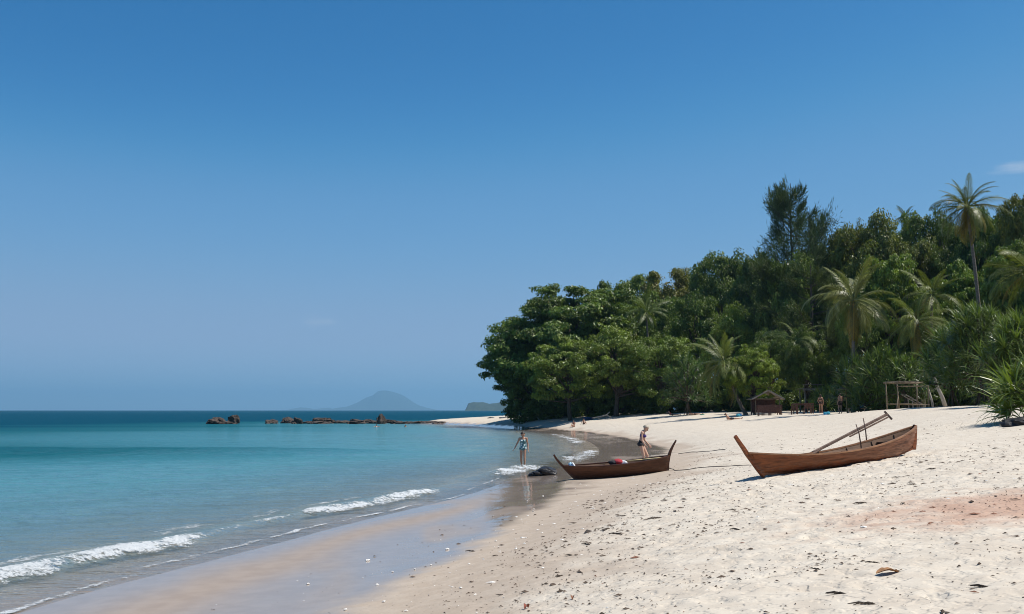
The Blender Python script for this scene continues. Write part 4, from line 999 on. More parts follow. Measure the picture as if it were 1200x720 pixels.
# tables, benches and chair of red-brown wood
def table(px, Y, label, w, d_, h_, rz=0.0):
    o = empty('wooden_table', onland(px, Y), rz); tag(o, label, 'table', 'wooden furniture by the hut')
    for i in range(4): MB().bar((-w / 2, -d_ / 2 + (i + .5) * d_ / 4, h_), (w / 2, -d_ / 2 + (i + .5) * d_ / 4, h_), d_ / 4 - .015, .045).build('plank', M['red_wood'], o)
    for x in (-w / 2 + .08, w / 2 - .08):
        for y in (-d_ / 2 + .06, d_ / 2 - .06): MB().bar((x, y, h_ - .025), (x, y, -.1), .08, .08).build('leg', M['red_wood'], o)
    MB().bar((-w / 2 + .08, -d_ / 2 + .05, h_ - .12), (w / 2 - .08, -d_ / 2 + .05, h_ - .12), .04, .12).build('apron', M['red_wood'], o)
def bench(px, Y, label, w, rz=0.0, back=True):
    o = empty('wooden_bench', onland(px, Y), rz); tag(o, label, 'bench', 'wooden furniture by the hut')
    for i in range(3): MB().bar((-w / 2, -.15 + i * .15, .44), (w / 2, -.15 + i * .15, .44), .13, .035).build('slat', M['red_wood'], o)
    for x in (-w / 2 + .05, w / 2 - .05):
        MB().bar((x, -.18, .42), (x, -.18, -.1), .07, .07).build('leg', M['red_wood'], o); MB().bar((x, .2, .92 if back else .42), (x, .2, -.1), .07, .07).build('leg', M['red_wood'], o)
    if back:
        for z in (.6, .75, .9): MB().bar((-w / 2, .24, z), (w / 2, .24, z), .03, .1).build('back_slat', M['red_wood'], o)
table(903, 94, 'brown wooden table in front of the thatched hut', 1.6, .8, .78)
bench(895, 92.5, 'brown slatted bench left of the table at the hut', 1.1, R(180)); bench(909, 92.5, 'brown slatted bench right of the table at the hut', 1.1, R(180))
table(940, 93, 'brown wooden table beside the standing bathers', 1.5, .8, .95, R(6)); bench(931, 91, 'brown wooden chair at the left end of the table', .62, R(170)); bench(947, 91.5, 'brown bench at the right end of the table', .9, R(185))
# thatched parasol on a pole
hb = G(993, 487.3, 30); hb = onland(993, 84); o = empty('thatched_parasol', hb); tag(o, 'small thatched parasol on a yellow bamboo pole', 'parasol')
post(o, (0, 0, -.3), (-.08, 0, 2.1), .055, simple('yellow_bamboo', (0.42, 0.29, 0.12), .6, .2, 4), 'pole')
for i in range(10):
    a0, a1 = 2 * math.pi * i / 10, 2 * math.pi * (i + 1) / 10; ap = Vector((-.08, 0, 2.42)); p0 = Vector((-.08 + .75 * math.cos(a0), .75 * math.sin(a0), 2.05)); p1 = Vector((-.08 + .75 * math.cos(a1), .75 * math.sin(a1), 2.05))
    dn = Vector((0, 0, -.06)); MB().add([p0, p1, ap, p0 + dn, p1 + dn, ap + dn], [(0, 1, 2), (5, 4, 3), (0, 3, 4, 1), (1, 4, 5, 2), (2, 5, 3, 0)]).build('thatch_panel', M['thatch'], o)
# low bench with a bag beside the parasol
o = empty('low_bench', onland(1004, 86), 0); tag(o, 'low plank bench right of the thatched parasol', 'bench')
MB().bar((-.9, 0, .38), (.9, 0, .38), .35, .05).build('seat', M['grey_wood'], o)
for x in (-.7, .7): MB().bar((x, 0, .36), (x, 0, -.1), .3, .07).build('leg', M['grey_wood'], o)
b_ = onland(1011, 86); cloth_heap('bag', (b_.x, b_.y, b_.z + .42), (.3, .2, .22), [cl_b, cl_w], 'blue and white bag on the low plank bench', 'bag', 6)
# pale leaning trunk and fallen pale branch
b_ = onland(1109, 71); o = MB().tube([(0, 0, -.2), (-.25, 0, .7), (-.55, .1, 1.5), (-.75, .3, 2.6)], [.17, .14, .12, .08], 8).build('bare_trunk', M['pale_bark'], None, True); o.location = b_; tag(o, 'pale bare trunk leaning left of the tallest screw pine', 'trunk')
b_ = onland(1094, 74); o = MB().tube([(0, 0, -.2), (-.1, 0, .6), (-.3, .1, 1.6)], [.09, .08, .05], 7).build('bare_trunk', M['pale_bark'], None, True); o.location = b_; tag(o, 'thin pale stem beside the wooden frame', 'trunk')
b_ = onland(708, 128); o = empty('fallen_branch', b_); tag(o, 'bleached fallen branch on the sand under the big trees', 'branch')
MB().tube([(-1.6, 0, .12), (-.6, 0, .28), (.3, 0, .5), (.7, 0, .9)], [.05, .08, .09, .05], 7).build('limb', M['pale_bark'], o, True); MB().tube([(.3, 0, .5), (.75, 0, .25), (1.0, 0, -.05)], [.08, .07, .05], 7).build('side_limb', M['pale_bark'], o, True)
# dark blue covered boat in the shade
b_ = onland(690, 131); o = empty('covered_dinghy', b_); tag(o, 'small dark blue dinghy in the shade under the big trees', 'boat')
ptd = boat_hull((-.55, .55), (-.75, .7), .34, .03, lambda t: .05 * (2 * t - 1) ** 2, .42, .38)
mbq = MB()
for side in (-1, 1): mbq.add(*loft(ptd, side, 14, 6))
mbq.build('hull', simple('blue_paint', (0.015, 0.05, 0.13), .5, .2, 5), o, True)
MB().add([ptd(i / 12, 1, s_) + Vector((0, 0, .06 * math.sin(math.pi * i / 12))) for i in range(13) for s_ in (-1, 1)], [(2 * i, 2 * i + 2, 2 * i + 3, 2 * i + 1) for i in range(12)]).build('cover', cl_b, o, True)
# towels
def towel(px, py, size, rz, mat, label, Y=None):
    b_ = onland(px, Y); n = 14; xs = np.linspace(-size[0] / 2, size[0] / 2, n); ys = np.linspace(-size[1] / 2, size[1] / 2, 8); c_, s_ = math.cos(rz), math.sin(rz); vs = []; fs = []
    for x in xs:
        for y in ys:
            wx, wy = b_.x + x * c_ - y * s_, b_.y + x * s_ + y * c_; vs.append((wx, wy, hz(wx, wy) + .03 + .02 * float(vnoise(np.array(wx * 6), np.array(wy * 6), 4))))
    for i in range(n - 1):
        for j in range(7): fs.append((i * 8 + j, i * 8 + 8 + j, i * 8 + 9 + j, i * 8 + j + 1))
    k = len(vs); vs += [(x, y, z - .012) for x, y, z in vs]; fs += [tuple(q + k for q in f[::-1]) for f in fs]
    o = MB().add(vs, fs).build('towel', mat, None, True); tag(o, label, 'towel'); return o
mt = Mat('striped_towel'); w_ = mt.n('ShaderNodeTexWave'); mt.l(mt.pos(obj=True), w_.inputs[0]); w_.inputs['Scale'].default_value = 3.2; w_.inputs['Distortion'].default_value = 1.5
mt.bsdf(Base_Color=mt.mix(mt.rng(w_.outputs['Fac'], .4, .6), (0.7, .72, .75), (.10, .22, .5)), Roughness=.9)
towel(958, 488, (1.5, .8), R(4), mt.m, 'blue and white patterned towel on the sand before the two standing bathers', 79)
b_ = onland(969, 79); cloth_heap('beach_bag', (b_.x, b_.y, b_.z), (.26, .22, .2), [cl_t, cl_t], 'turquoise bag at the end of the patterned towel', 'bag', 8)
b_ = onland(866, 97); cloth_heap('beach_bag', (b_.x, b_.y, b_.z), (.3, .25, .22), [cl_t, cl_b], 'bright blue bag at the foot of the leaning palm', 'bag', 9)
b_ = onland(823, 113); cloth_heap('beach_bag', (b_.x, b_.y, b_.z), (.3, .25, .1), [simple('green_cloth', (.05, .22, .14), .9, .2, 8)], 'green cloth beside the lying sunbather near the leaning palm', 'cloth', 10)
b_ = onland(655, 150); cloth_heap('cloth_bundle', (b_.x, b_.y, b_.z), (.5, .3, .25), [cl_w, cl_r, cl_w], 'white and pink cloths in the shade of the biggest tree', 'cloth', 12)
# ------------------------------------------------------------------ people
M['skin'] = simple('tanned_skin', (0.42, 0.23, 0.15), .55, .08, 6, 0, (1, 1, 1), .35)
M['skin_pale'] = simple('fair_skin', (0.52, 0.32, 0.23), .55, .08, 6, 0, (1, 1, 1), .35)
M['skin_brown'] = simple('brown_skin', (0.30, 0.15, 0.09), .55, .08, 6, 0, (1, 1, 1), .35)
M['hair_dark'] = simple('dark_hair', (0.035, 0.022, 0.015), .5, .3, 30); M['hair_grey'] = simple('grey_blond_hair', (0.42, 0.36, 0.28), .6, .25, 30)
M['eye'] = simple('eye', (0.03, 0.02, 0.02), .3, .1, 5); M['lip'] = simple('lip', (0.32, 0.12, 0.09), .5, .1, 5)
def V3(*a): return Vector(a)
def stand(**k):
    j = dict(pel=V3(0, 0, .95), spi=V3(0, 0, 1.10), che=V3(0, 0, 1.27), nec=V3(0, .015, 1.43), hea=V3(0, -.015, 1.545),
             hipL=V3(.085, 0, .91), kneL=V3(.09, -.02, .49), ankL=V3(.09, .02, .085), toeL=V3(.11, -.15, .03),
             shoL=V3(.165, .01, 1.375), elbL=V3(.215, .03, 1.11), wriL=V3(.235, -.05, .88), hanL=V3(.235, -.08, .80))
    for q in list(j):
        if q.endswith('L'): v = j[q]; j[q[:-1] + 'R'] = V3(-v.x, v.y, v.z)
    for q, v in k.items(): j[q] = V3(*v)
    return j
def capsule(a, b, ra, rb, side=V3(1, 0, 0), sy=1.0, n=12):
    a = Vector(a); b = Vector(b); t = (b - a); L = t.length; t = t / L if L > 1e-6 else V3(0, 0, 1)
    u = side - t * side.dot(t)
    if u.length < .05: u = V3(0, 1, 0) - t * t.y
    u.normalize(); w = t.cross(u); rings = []
    for k in (0, 25, 50, 75): th = R(k); rings.append((a - t * ra * math.cos(th), ra * math.sin(th)))
    rings.append((a, ra)); rings.append((a.lerp(b, .5), (ra + rb) / 2)); rings.append((b, rb))
    for k in (75, 50, 25, 0): th = R(k); rings.append((b + t * rb * math.cos(th), rb * math.sin(th)))
    vs = []; fs = []
    for c, r_ in rings:
        r_ = max(r_, 1e-4)
        for i in range(n): an = 2 * math.pi * i / n; vs.append(c + u * math.cos(an) * r_ + w * math.sin(an) * r_ * sy)
    for i in range(len(rings) - 1):
        for k in range(n): fs.append((i * n + k, i * n + (k + 1) % n, (i + 1) * n + (k + 1) % n, (i + 1) * n + k))
    fs.append(tuple(range(n - 1, -1, -1))); fs.append(tuple((len(rings) - 1) * n + k for k in range(n)))
    return vs, fs
def person(j, loc, rz, label, skin, hair, wear, female=True, group=None, mat4=None, bun=False, long_hair=False, voxel=.0095, look=None, facing=V3(0, -1, 0), only_top=False):
    """wear: list of (name, material, offset, test(bone, t, point)); the body is one closed surface"""
    seg = []
    def S(nm, a, b, ra, rb, side=V3(1, 0, 0), sy=1.0): seg.append((nm, Vector(a), Vector(b), ra, rb, side, sy))
    f = 1.0 if female else 1.08
    lat = (j['shoL'] - j['shoR']).normalized(); lath = (j['hipL'] - j['hipR']).normalized()
    S('pelvis', j['pel'] - V3(0, 0, .0), j['spi'], .150 if female else .14, .118 * f, lath, .72)
    S('waist', j['spi'], j['che'], .118 * f, .138 * f, lat, .70); S('chest', j['che'], j['che'].lerp((j['shoL'] + j['shoR']) / 2, .7), .145 * f, .125 * f, lat, .66)
    S('hipjoint', j['hipL'], j['hipR'], .092, .092)
    fw = (j['che'] - j['spi']).normalized().cross(lat); fw = fw if fw.dot(facing) > 0 else -fw
    if female:
        for s in (-1, 1): S('bust', j['che'] + lat * s * .062 + fw * .070, j['che'] + lat * s * .065 + fw * .085 - V3(0, 0, .01), .058, .05)
    for s in 'LR':
        bk = -fw
        S('buttock', j['hip' + s].lerp(j['pel'], .25) + bk * .055, j['hip' + s].lerp(j['pel'], .2) + bk * .06, .082, .08)
        S('thigh', j['hip' + s], j['kne' + s], .083 if female else .085, .055); S('shin', j['kne' + s], j['ank' + s], .052, .034)
        mid = j['kne' + s].lerp(j['ank' + s], .28); sd = (j['ank' + s] - j['kne' + s]).normalized(); S('calf', mid, j['kne' + s].lerp(j['ank' + s], .4), .055, .048)
        S('foot', j['ank' + s] - V3(0, 0, .03), j['toe' + s], .040, .028)
        S('shoulder', j['nec'].lerp(j['sho' + s], .45) - V3(0, 0, .03), j['sho' + s], .055, .056 * f); S('arm', j['sho' + s], j['elb' + s], .048 * f, .037); S('forearm', j['elb' + s], j['wri' + s], .038, .026)
        hd = (j['han' + s] - j['wri' + s]).normalized(); hs = hd.orthogonal().normalized(); sgn = 1 if s == 'L' else -1
        hs = fw - hd * fw.dot(hd); hs = hs.normalized() if hs.length > .1 else hd.orthogonal().normalized(); cu = hd.cross(hs) * -sgn
        S('hand', j['wri' + s] + hd * .02, j['wri' + s] + hd * .075, .026, .030, hs, .5)
        for fi, (ofs, ln) in enumerate(((-.030, .058), (-.010, .074), (.010, .080), (.030, .070))):
            b0 = j['wri' + s] + hd * .085 - hs * ofs; b1 = b0 + hd * ln * .55 + cu * .008; S('finger', b0, b1, .0095, .009); S('finger', b1, b1 + hd * ln * .42 + cu * .022, .009, .0075)
        tb_ = j['wri' + s] + hd * .035 + hs * .024; S('finger', tb_, tb_ + hd * .035 + hs * .024, .012, .0105); S('finger', tb_ + hd * .035 + hs * .024, tb_ + hd * .062 + hs * .028, .0105, .009)
    up = (j['hea'] - j['nec']).normalized(); lk = (look or fw); lk = (Vector(lk) - up * Vector(lk).dot(up)).normalized(); sdv = lk.cross(up)
    S('neck', j['nec'] - up * .05, j['hea'] - up * .02, .058, .050)
    H_ = j['hea']
    S('head', H_ + up * .045 - lk * .012, H_ + up * .02 - lk * .008, .088, .088, sdv, 1.12); S('head', H_ - up * .0 + lk * .018, H_ - up * .065 + lk * .035, .070, .045, sdv, 1.0)
    S('head', H_ + up * .012 + lk * .088, H_ - up * .022 + lk * .104, .010, .014)
    for s in (-1, 1): S('head', H_ + sdv * s * .086 - lk * .005 + up * .012, H_ + sdv * s * .084 - lk * .003 - up * .018, .016, .012)
    mb = MB()
    for nm, a, b, ra, rb, sd, sy in seg: mb.add(*capsule(a, b, ra, rb, sd, sy))
    me0 = bpy.data.meshes.new('tmp'); me0.from_pydata(mb.v, [], mb.f); t_o = bpy.data.objects.new('tmp', me0); COL.objects.link(t_o)
    md = t_o.modifiers.new('r', 'REMESH'); md.mode = 'VOXEL'; md.voxel_size = voxel; md.use_smooth_shade = True
    sm = t_o.modifiers.new('s', 'SMOOTH'); sm.iterations = 3; sm.factor = .5
    dg = bpy.context.evaluated_depsgraph_get(); me = bpy.data.meshes.new_from_object(t_o.evaluated_get(dg)); bpy.data.objects.remove(t_o, do_unlink=True)
    me.name = 'person'; me.materials.clear(); me.materials.append(skin)
    nv = len(me.vertices); co = np.empty(nv * 3); me.vertices.foreach_get('co', co); co = co.reshape(-1, 3); no = np.empty(nv * 3); me.vertices.foreach_get('normal', no); no = no.reshape(-1, 3)
    best = np.full(nv, 1e9); bi = np.zeros(nv, int); bt = np.zeros(nv)
    for k, (nm, a, b, ra, rb, sd, sy) in enumerate(seg):
        a_ = np.array(a); d_ = np.array(b) - a_; t = np.clip(((co - a_) @ d_) / max(d_ @ d_, 1e-9), 0, 1); dist = np.linalg.norm(co - a_ - t[:, None] * d_, axis=1) - (ra + (rb - ra) * t)
        w = dist < best; best[w] = dist[w]; bi[w] = k; bt[w] = t[w]
    names = np.array([s[0] for s in seg])[bi]
    root = new_obj('person', me); tag(root, label, 'person', group)
    faces = [tuple(p.vertices) for p in me.polygons]
    rel = (co - np.array(j['spi'])); bodyup = np.array((j['che'] - j['spi']).normalized()); hgt = rel @ bodyup
    for wname, wm, off, test in wear:
        sel = np.array([test(names[i], bt[i], hgt[i]) for i in range(nv)])
        fs = [f_ for f_ in faces if all(sel[i] for i in f_)]
        if not fs: continue
        used = sorted({i for f_ in fs for i in f_}); mp = {v: i for i, v in enumerate(used)}
        outer = co[used] + no[used] * off; inner = co[used] + no[used] * .001; n_ = len(used)
        ff = [tuple(mp[i] for i in f_) for f_ in fs]; cnt = {}
        for f_ in ff:
            for a_, b_ in zip(f_, f_[1:] + f_[:1]): cnt[(a_, b_)] = 1
        rim = [(a_, b_, b_ + n_, a_ + n_)[::-1] for (a_, b_) in cnt if (b_, a_) not in cnt]
        m2 = MB(); m2.add([tuple(q) for q in np.vstack([outer, inner])], ff + rim); m2.build(wname, wm, root, True)
    # hair: a shell over the skull, eyes and mouth
    hm = MB(); R3 = .104; n1, n2 = 20, 14; hv = []; hf = []; ok = []
    for i in range(n2 + 1):
        for k in range(n1):
            th = math.pi * i / n2; ph = 2 * math.pi * k / n1; d_ = sdv * math.sin(th) * math.cos(ph) + lk * math.sin(th) * math.sin(ph) * 1.12 + up * math.cos(th)
            wv = 1 + .05 * math.sin(ph * 9 + th * 4); hv.append(H_ + up * .035 - lk * .012 + d_ * R3 * wv)
            front = math.sin(th) * math.sin(ph); ok.append(math.cos(th) > (.42 if front > .25 else (-.15 if front > -.15 else -.62)))
    for i in range(n2):
        for k in range(n1):
            q = (i * n1 + k, i * n1 + (k + 1) % n1, (i + 1) * n1 + (k + 1) % n1, (i + 1) * n1 + k)
            if all(ok[x] for x in q): hf.append(q)
    hm.add(hv, hf)
    if bun: hm.add(*ball(tuple(H_ + up * .10 - lk * .085), .042))
    if long_hair: hm.add(*capsule(H_ - lk * .075 + up * .02, H_ - lk * .085 - up * .17, .06, .03, sdv, .6))
    hm.build('hair', hair, root, True)
    for s in (-1, 1): MB().add(*ball(tuple(H_ + up * .016 + lk * .078 + sdv * s * .031), .011)).build('eye', M['eye'], root, True)
    MB().add(*capsule(H_ - up * .050 + lk * .082 - sdv * .018, H_ - up * .050 + lk * .082 + sdv * .018, .006, .006)).build('mouth', M['lip'], root, True)
    if mat4 is not None: root.matrix_world = mat4
    else: root.location = loc; root.rotation_euler = (0, 0, rz)
    return root
TORSO = ('pelvis', 'waist', 'chest', 'bust', 'hipjoint', 'buttock')
def brief(nm, t, h): return nm in ('pelvis', 'hipjoint', 'buttock') and h < -.04 or (nm == 'thigh' and t < .10)
def shorts(nm, t, h): return nm in ('pelvis', 'hipjoint', 'buttock') and h < -.01 or (nm == 'thigh' and t < .45)
def top(nm, t, h): return nm in ('chest', 'bust', 'waist') and .10 < h < .215 or (nm == 'bust')
def onepiece(nm, t, h): return (nm in TORSO and h < .235) or (nm == 'thigh' and t < .07)
pat = Mat('patterned_swimsuit'); vz = pat.n('ShaderNodeTexVoronoi'); pat.l(pat.pos(obj=True), vz.inputs['Vector']); vz.inputs['Scale'].default_value = 11
pat.bsdf(Base_Color=pat.mix(pat.rng(vz.outputs['Distance'], .25, .55), (.62, .70, .70), (.06, .16, .17)), Roughness=.6)
cl_purple = simple('purple_cloth', (.05, .03, .16), .7, .2, 20); cl_brown = simple('brown_cloth', (.07, .04, .03), .8, .3, 25)
# wading woman, coming out of the water
wl_ = P(613, 541.5, 46.5)
person(stand(hanR=(-.42, -.10, .86), wriR=(-.38, -.08, .93), elbR=(-.28, .02, 1.15), hanL=(.26, -.05, .80), kneL=(.085, -.10, .50), ankL=(.08, -.06, .09), toeL=(.10, -.22, .04), ankR=(-.08, .10, .10), toeR=(-.09, -.06, .03), hea=(-.01, -.03, 1.54)),
       (wl_.x, wl_.y, -.13), R(-8), 'woman in a patterned one-piece swimsuit wading out of the shallow water', M['skin'], M['hair_dark'], [('swimsuit', pat.m, .006, onepiece)], bun=True)
# woman at the dark boat, turned to the right, looking down
wb = P(752, 552, 37.6)
person(stand(che=(0, -.05, 1.26), spi=(0, -.01, 1.10), nec=(0, -.11, 1.41), hea=(0, -.18, 1.51), shoL=(.165, -.06, 1.36), shoR=(-.165, -.06, 1.36), elbR=(-.20, -.06, 1.09), wriR=(-.19, -.18, .90), hanR=(-.18, -.22, .83),
             elbL=(.20, -.08, 1.09), wriL=(.18, -.24, .92), hanL=(.16, -.29, .86), kneR=(-.09, -.10, .50), ankR=(-.09, -.02, .09), toeR=(-.09, -.19, .03), kneL=(.09, -.20, .52), ankL=(.09, -.20, .10), toeL=(.09, -.36, .04)),
       (wb.x, wb.y, hz(wb.x, wb.y)), R(72), 'grey haired woman in purple and black bikini standing behind the dark boat', M['skin_pale'], M['hair_grey'],
       [('bikini_top', cl_purple, .006, top), ('bikini_bottom', cl_k, .006, brief)], look=V3(0, -1, -.9))
# two bathers at the edge of the trees
b_ = onland(962, 90); person(stand(elbL=(.24, .02, 1.12), wriL=(.20, -.12, .98), hanL=(.14, -.17, .98)), (b_.x, b_.y, b_.z), R(160), 'bather in dark bikini standing left of the thatched parasol, back turned', M['skin'], M['hair_dark'], [('bikini_top', cl_brown, .006, top), ('bikini_bottom', cl_brown, .006, brief)], long_hair=True, voxel=.012)
b_ = onland(985, 82); person(stand(kneL=(.10, -.08, .50), ankL=(.12, .0, .09), toeL=(.13, -.16, .03), elbR=(-.23, -.02, 1.12), wriR=(-.18, -.18, 1.02), hanR=(-.12, -.24, 1.04)), (b_.x, b_.y, b_.z), R(200), 'bather in brown shorts standing right beside the thatched parasol pole', M['skin'], M['hair_dark'], [('shorts', cl_brown, .012, shorts)], female=False, voxel=.012)
# sitting pair on the bend of the beach
sit = dict(pel=(0, .05, .12), spi=(0, .10, .27), che=(0, .07, .45), nec=(0, .03, .61), hea=(0, -.01, .72), hipL=(.085, 0, .11), hipR=(-.085, 0, .11), kneL=(.13, -.36, .36), kneR=(-.13, -.40, .30), ankL=(.12, -.62, .05), ankR=(-.12, -.72, .06), toeL=(.13, -.78, .03), toeR=(-.13, -.88, .04),
           shoL=(.165, .06, .55), shoR=(-.165, .06, .55), elbL=(.25, -.10, .38), elbR=(-.28, .18, .32), wriL=(.19, -.30, .40), wriR=(-.32, .28, .08), hanL=(.15, -.37, .38), hanR=(-.33, .33, .05))
b_ = onland(672, 121); person(stand(**sit), (b_.x, b_.y, b_.z), R(-20), 'bather in black and red sitting on the wet bend of the beach', M['skin'], M['hair_dark'], [('swimsuit', simple('black_red_cloth', (.10, .01, .012), .8, .3, 15), .006, onepiece)], bun=True, voxel=.014)
b_ = onland(684, 122); person(stand(**sit), (b_.x, b_.y, b_.z), R(25), 'smaller bather in dark trunks sitting right of the one in red', M['skin'], M['hair_dark'], [('shorts', cl_k, .01, shorts)], female=False, voxel=.014).scale = (.8, .8, .8)
# sunbathers lying on the sand
def lying(px, Y, az, label, skin, hair, wear, prop=False, female=True, scale=1.0):
    b_ = onland(px, Y); k = dict(hanL=(.30, -.02, .80), hanR=(-.30, -.02, .80), wriL=(.29, .0, .87), wriR=(-.29, .0, .87), elbL=(.27, .02, 1.1), elbR=(-.27, .02, 1.1), toeL=(.13, -.10, -.02), toeR=(-.13, -.10, -.02))
    if prop: k.update(che=(0, -.10, 1.22), nec=(0, -.24, 1.34), hea=(0, -.34, 1.40), shoL=(.165, -.18, 1.31), shoR=(-.165, -.18, 1.31), elbL=(.20, .06, 1.28), elbR=(-.20, .06, 1.28), wriL=(.18, .08, 1.05), wriR=(-.18, .08, 1.05), hanL=(.17, .09, .97), hanR=(-.17, .09, .97))
    # lie on the back: local -Y (front) turns up
    m4 = Matrix.Translation((b_.x, b_.y, b_.z + .115)) @ Matrix.Rotation(az, 4, 'Z') @ Matrix.Rotation(R(-90), 4, 'X') @ Matrix.Translation((0, 0, -.85)) @ Matrix.Scale(scale, 4)
    return person(stand(**k), None, 0, label, skin, hair, wear, mat4=m4, female=female, voxel=.014, group='sunbathers on the sand')
lying(858, 88, R(86), 'sunbather propped up on the elbows on the open sand before the leaning palm', M['skin'], M['hair_dark'], [('shorts', cl_k, .01, shorts)], True, False)
lying(789, 118, R(80), 'sunbather lying at the shadow edge, left of the two near the leaning palm', M['skin'], M['hair_dark'], [('bikini_top', cl_r, .006, top), ('bikini_bottom', cl_k, .006, brief)], True)
lying(815, 114, R(95), 'sunbather lying next to the green cloth near the leaning palm', M['skin_brown'], M['hair_dark'], [('bikini_top', cl_k, .006, top), ('bikini_bottom', cl_k, .006, brief)])
# swimmers: heads and shoulders out of the water
c_ = P(441, 504, 150); person(stand(elbL=(.38, -.12, 1.33), wriL=(.50, -.25, 1.30), hanL=(.56, -.30, 1.29), elbR=(-.38, -.1, 1.33), wriR=(-.5, -.22, 1.3), hanR=(-.56, -.27, 1.29)), (c_.x, c_.y, -1.22), R(30), 'swimmer with shoulders out of the water before the reef', M['skin'], M['hair_dark'], [('swimsuit', cl_w, .006, onepiece)], voxel=.014)
c_ = P(475, 503, 155); person(stand(), (c_.x, c_.y, -1.36), R(-30), 'swimmer with only the head above the water before the reef', M['skin'], M['hair_dark'], [('shorts', cl_k, .01, shorts)], female=False, voxel=.014)

# ------------------------------------------------------------------ beach litter
def leaf_mesh(seed, L, W, curl):
    r = np.random.default_rng(seed); n = 9; vs = []; fs = []
    for i in range(n):
        t = i / (n - 1); w = W * math.sin(math.pi * min(1, t * .93 + .05)) ** .8; z = curl * math.sin(math.pi * t) * L * .5
        for k, u in enumerate((-1, -.5, 0, .5, 1)): vs.append(((t - .5) * L, u * w / 2, z + abs(u) ** 1.5 * w * .5 * curl * 1.6 + r.normal() * .0025 + .004))
    for i in range(n - 1):
        for k in range(4): a = i * 5 + k; fs.append((a, a + 5, a + 6, a + 1))
    N_ = len(vs); vs += [(x, y, z - .003) for x, y, z in vs]; fs += [tuple(q + N_ for q in f[::-1]) for f in fs]
    me = bpy.data.meshes.new('leaf'); me.from_pydata(vs, [], fs); me.polygons.foreach_set('use_smooth', [True] * len(fs)); return me
def put(name, me, mat, p, rz, label, cat, group=None, s=1.0, lift=0.0):
    o = new_obj(name, me, mat); o.location = (p.x, p.y, hz(p.x, p.y) + lift); o.rotation_euler = (0, 0, rz); o.scale = (s, s, s); tag(o, label, cat, group); return o
p_ = G(1041, 677); o = put('dead_leaf', leaf_mesh(1, .20, .105, .22), M['dead_leaf'], p_, R(10), 'big curled orange-brown dead leaf lying alone on the white sand', 'leaf', lift=.005)
MB().tube([(.09, 0, .02), (.13, .01, .03)], .003, 5).build('stalk', M['driftwood'], o)
p_ = G(617, 716); o = put('dead_leaf', leaf_mesh(2, .07, .05, .6), simple('red_leaf', (.22, .06, .035), .7, .3, 30), p_, R(60), 'small red-brown dead leaf at the bottom edge of the sand', 'leaf'); MB().tube([(.03, 0, .01), (.055, 0, .02)], .002, 5).build('stalk', M['driftwood'], o)
p_ = G(671, 705); o = put('dead_leaf', leaf_mesh(3, .06, .035, .7), simple('rust_leaf', (.24, .09, .04), .7, .3, 30), p_, R(80), 'narrow rust-coloured leaf standing on edge in the near sand', 'leaf'); MB().tube([(.03, 0, .01), (.05, 0, .02)], .002, 5).build('stalk', M['driftwood'], o)
wm = []
for k in range(5):
    r_ = np.random.default_rng(70 + k); mb = MB()
    for q in range(7):
        a = r_.normal() * .5; x0 = np.array([r_.normal() * .06, r_.normal() * .02, .008]); d_ = np.array([math.cos(a), math.sin(a) * .5, 0]) * r_.uniform(.05, .14); mb.tube([x0 - d_, x0 + np.array([0, 0, .02]), x0 + d_], [.004, r_.uniform(.008, .016), .003], 5)
    me = bpy.data.meshes.new('weed'); me.from_pydata(mb.v, [], mb.f); wm.append(me)
for i, (px, py, s) in enumerate(((690, 596, 1.5), (706, 596, 1.2), (730, 606, 1.3), (770, 609, 1.5), (780, 588, 1.2), (788, 583, 1.0), (746, 590, 1.1), (722, 587, .9), (724, 626, 1.5), (668, 650, 1.3), (687, 638, 1.0), (655, 676, 1.1), (586, 698, 1.0), (600, 611, .9), (637, 630, .8), (552, 647, 1.2), (579, 652, 1.1), (660, 620, .8), (702, 620, .8),
                                 (1150, 692, 1.4), (1013, 714, 1.4), (978, 704, 1.6), (955, 673, 1.2), (1025, 664, 1.0), (862, 622, 1.6), (1052, 561, 1.6), (1090, 552, 2.0), (1070, 568, 1.4), (1010, 590, 1.4), (860, 596, 1.2), (1058, 592, 1.2))):
    put('seaweed_scrap', wm[i % 5], M['weed'], G(px, py), random.uniform(-.9, .9), 'dark scrap of dried seaweed on the sand', 'seaweed', 'dark scraps of seaweed on the sand', s * random.uniform(.3, .5))
sm_ = []
for k in range(3):
    v = IV * np.array((1.3, 1, .55)) * (1 + .2 * vnoise(IV[:, 0] * 2 + k * 4, IV[:, 1] * 2 + IV[:, 2], k))[:, None] * .022; sm_.append(np_mesh('shell', v, IF, True))
for i, (px, py, s) in enumerate(((431, 658, 1.5), (524, 645, 1.3), (361, 685, .8), (486, 668, .6), (460, 671, .7), (450, 706, .8), (405, 716, .8), (618, 588, 1.0), (505, 663, .6), (625, 600, .8), (1012, 622, 1.2), (540, 690, .8))):
    put('shell', sm_[i % 3], M['shell'], G(px, py), random.uniform(0, 6), 'small white shell lying on the wet edge of the sand' if i != 10 else 'white shell lying alone on the reddish sand', 'shell', 'white shells on the sand' if i != 10 else None, s, .01)
p_ = G(977, 546.5); rock('stone', (p_.x, p_.y - .15, hz(p_.x, p_.y) + .03), (.07, .06, .05), simple('pink_stone', (.35, .18, .14), .8, .3, 20), 'pinkish stone lying against the keel of the brown boat', 91, .25, 'stone')
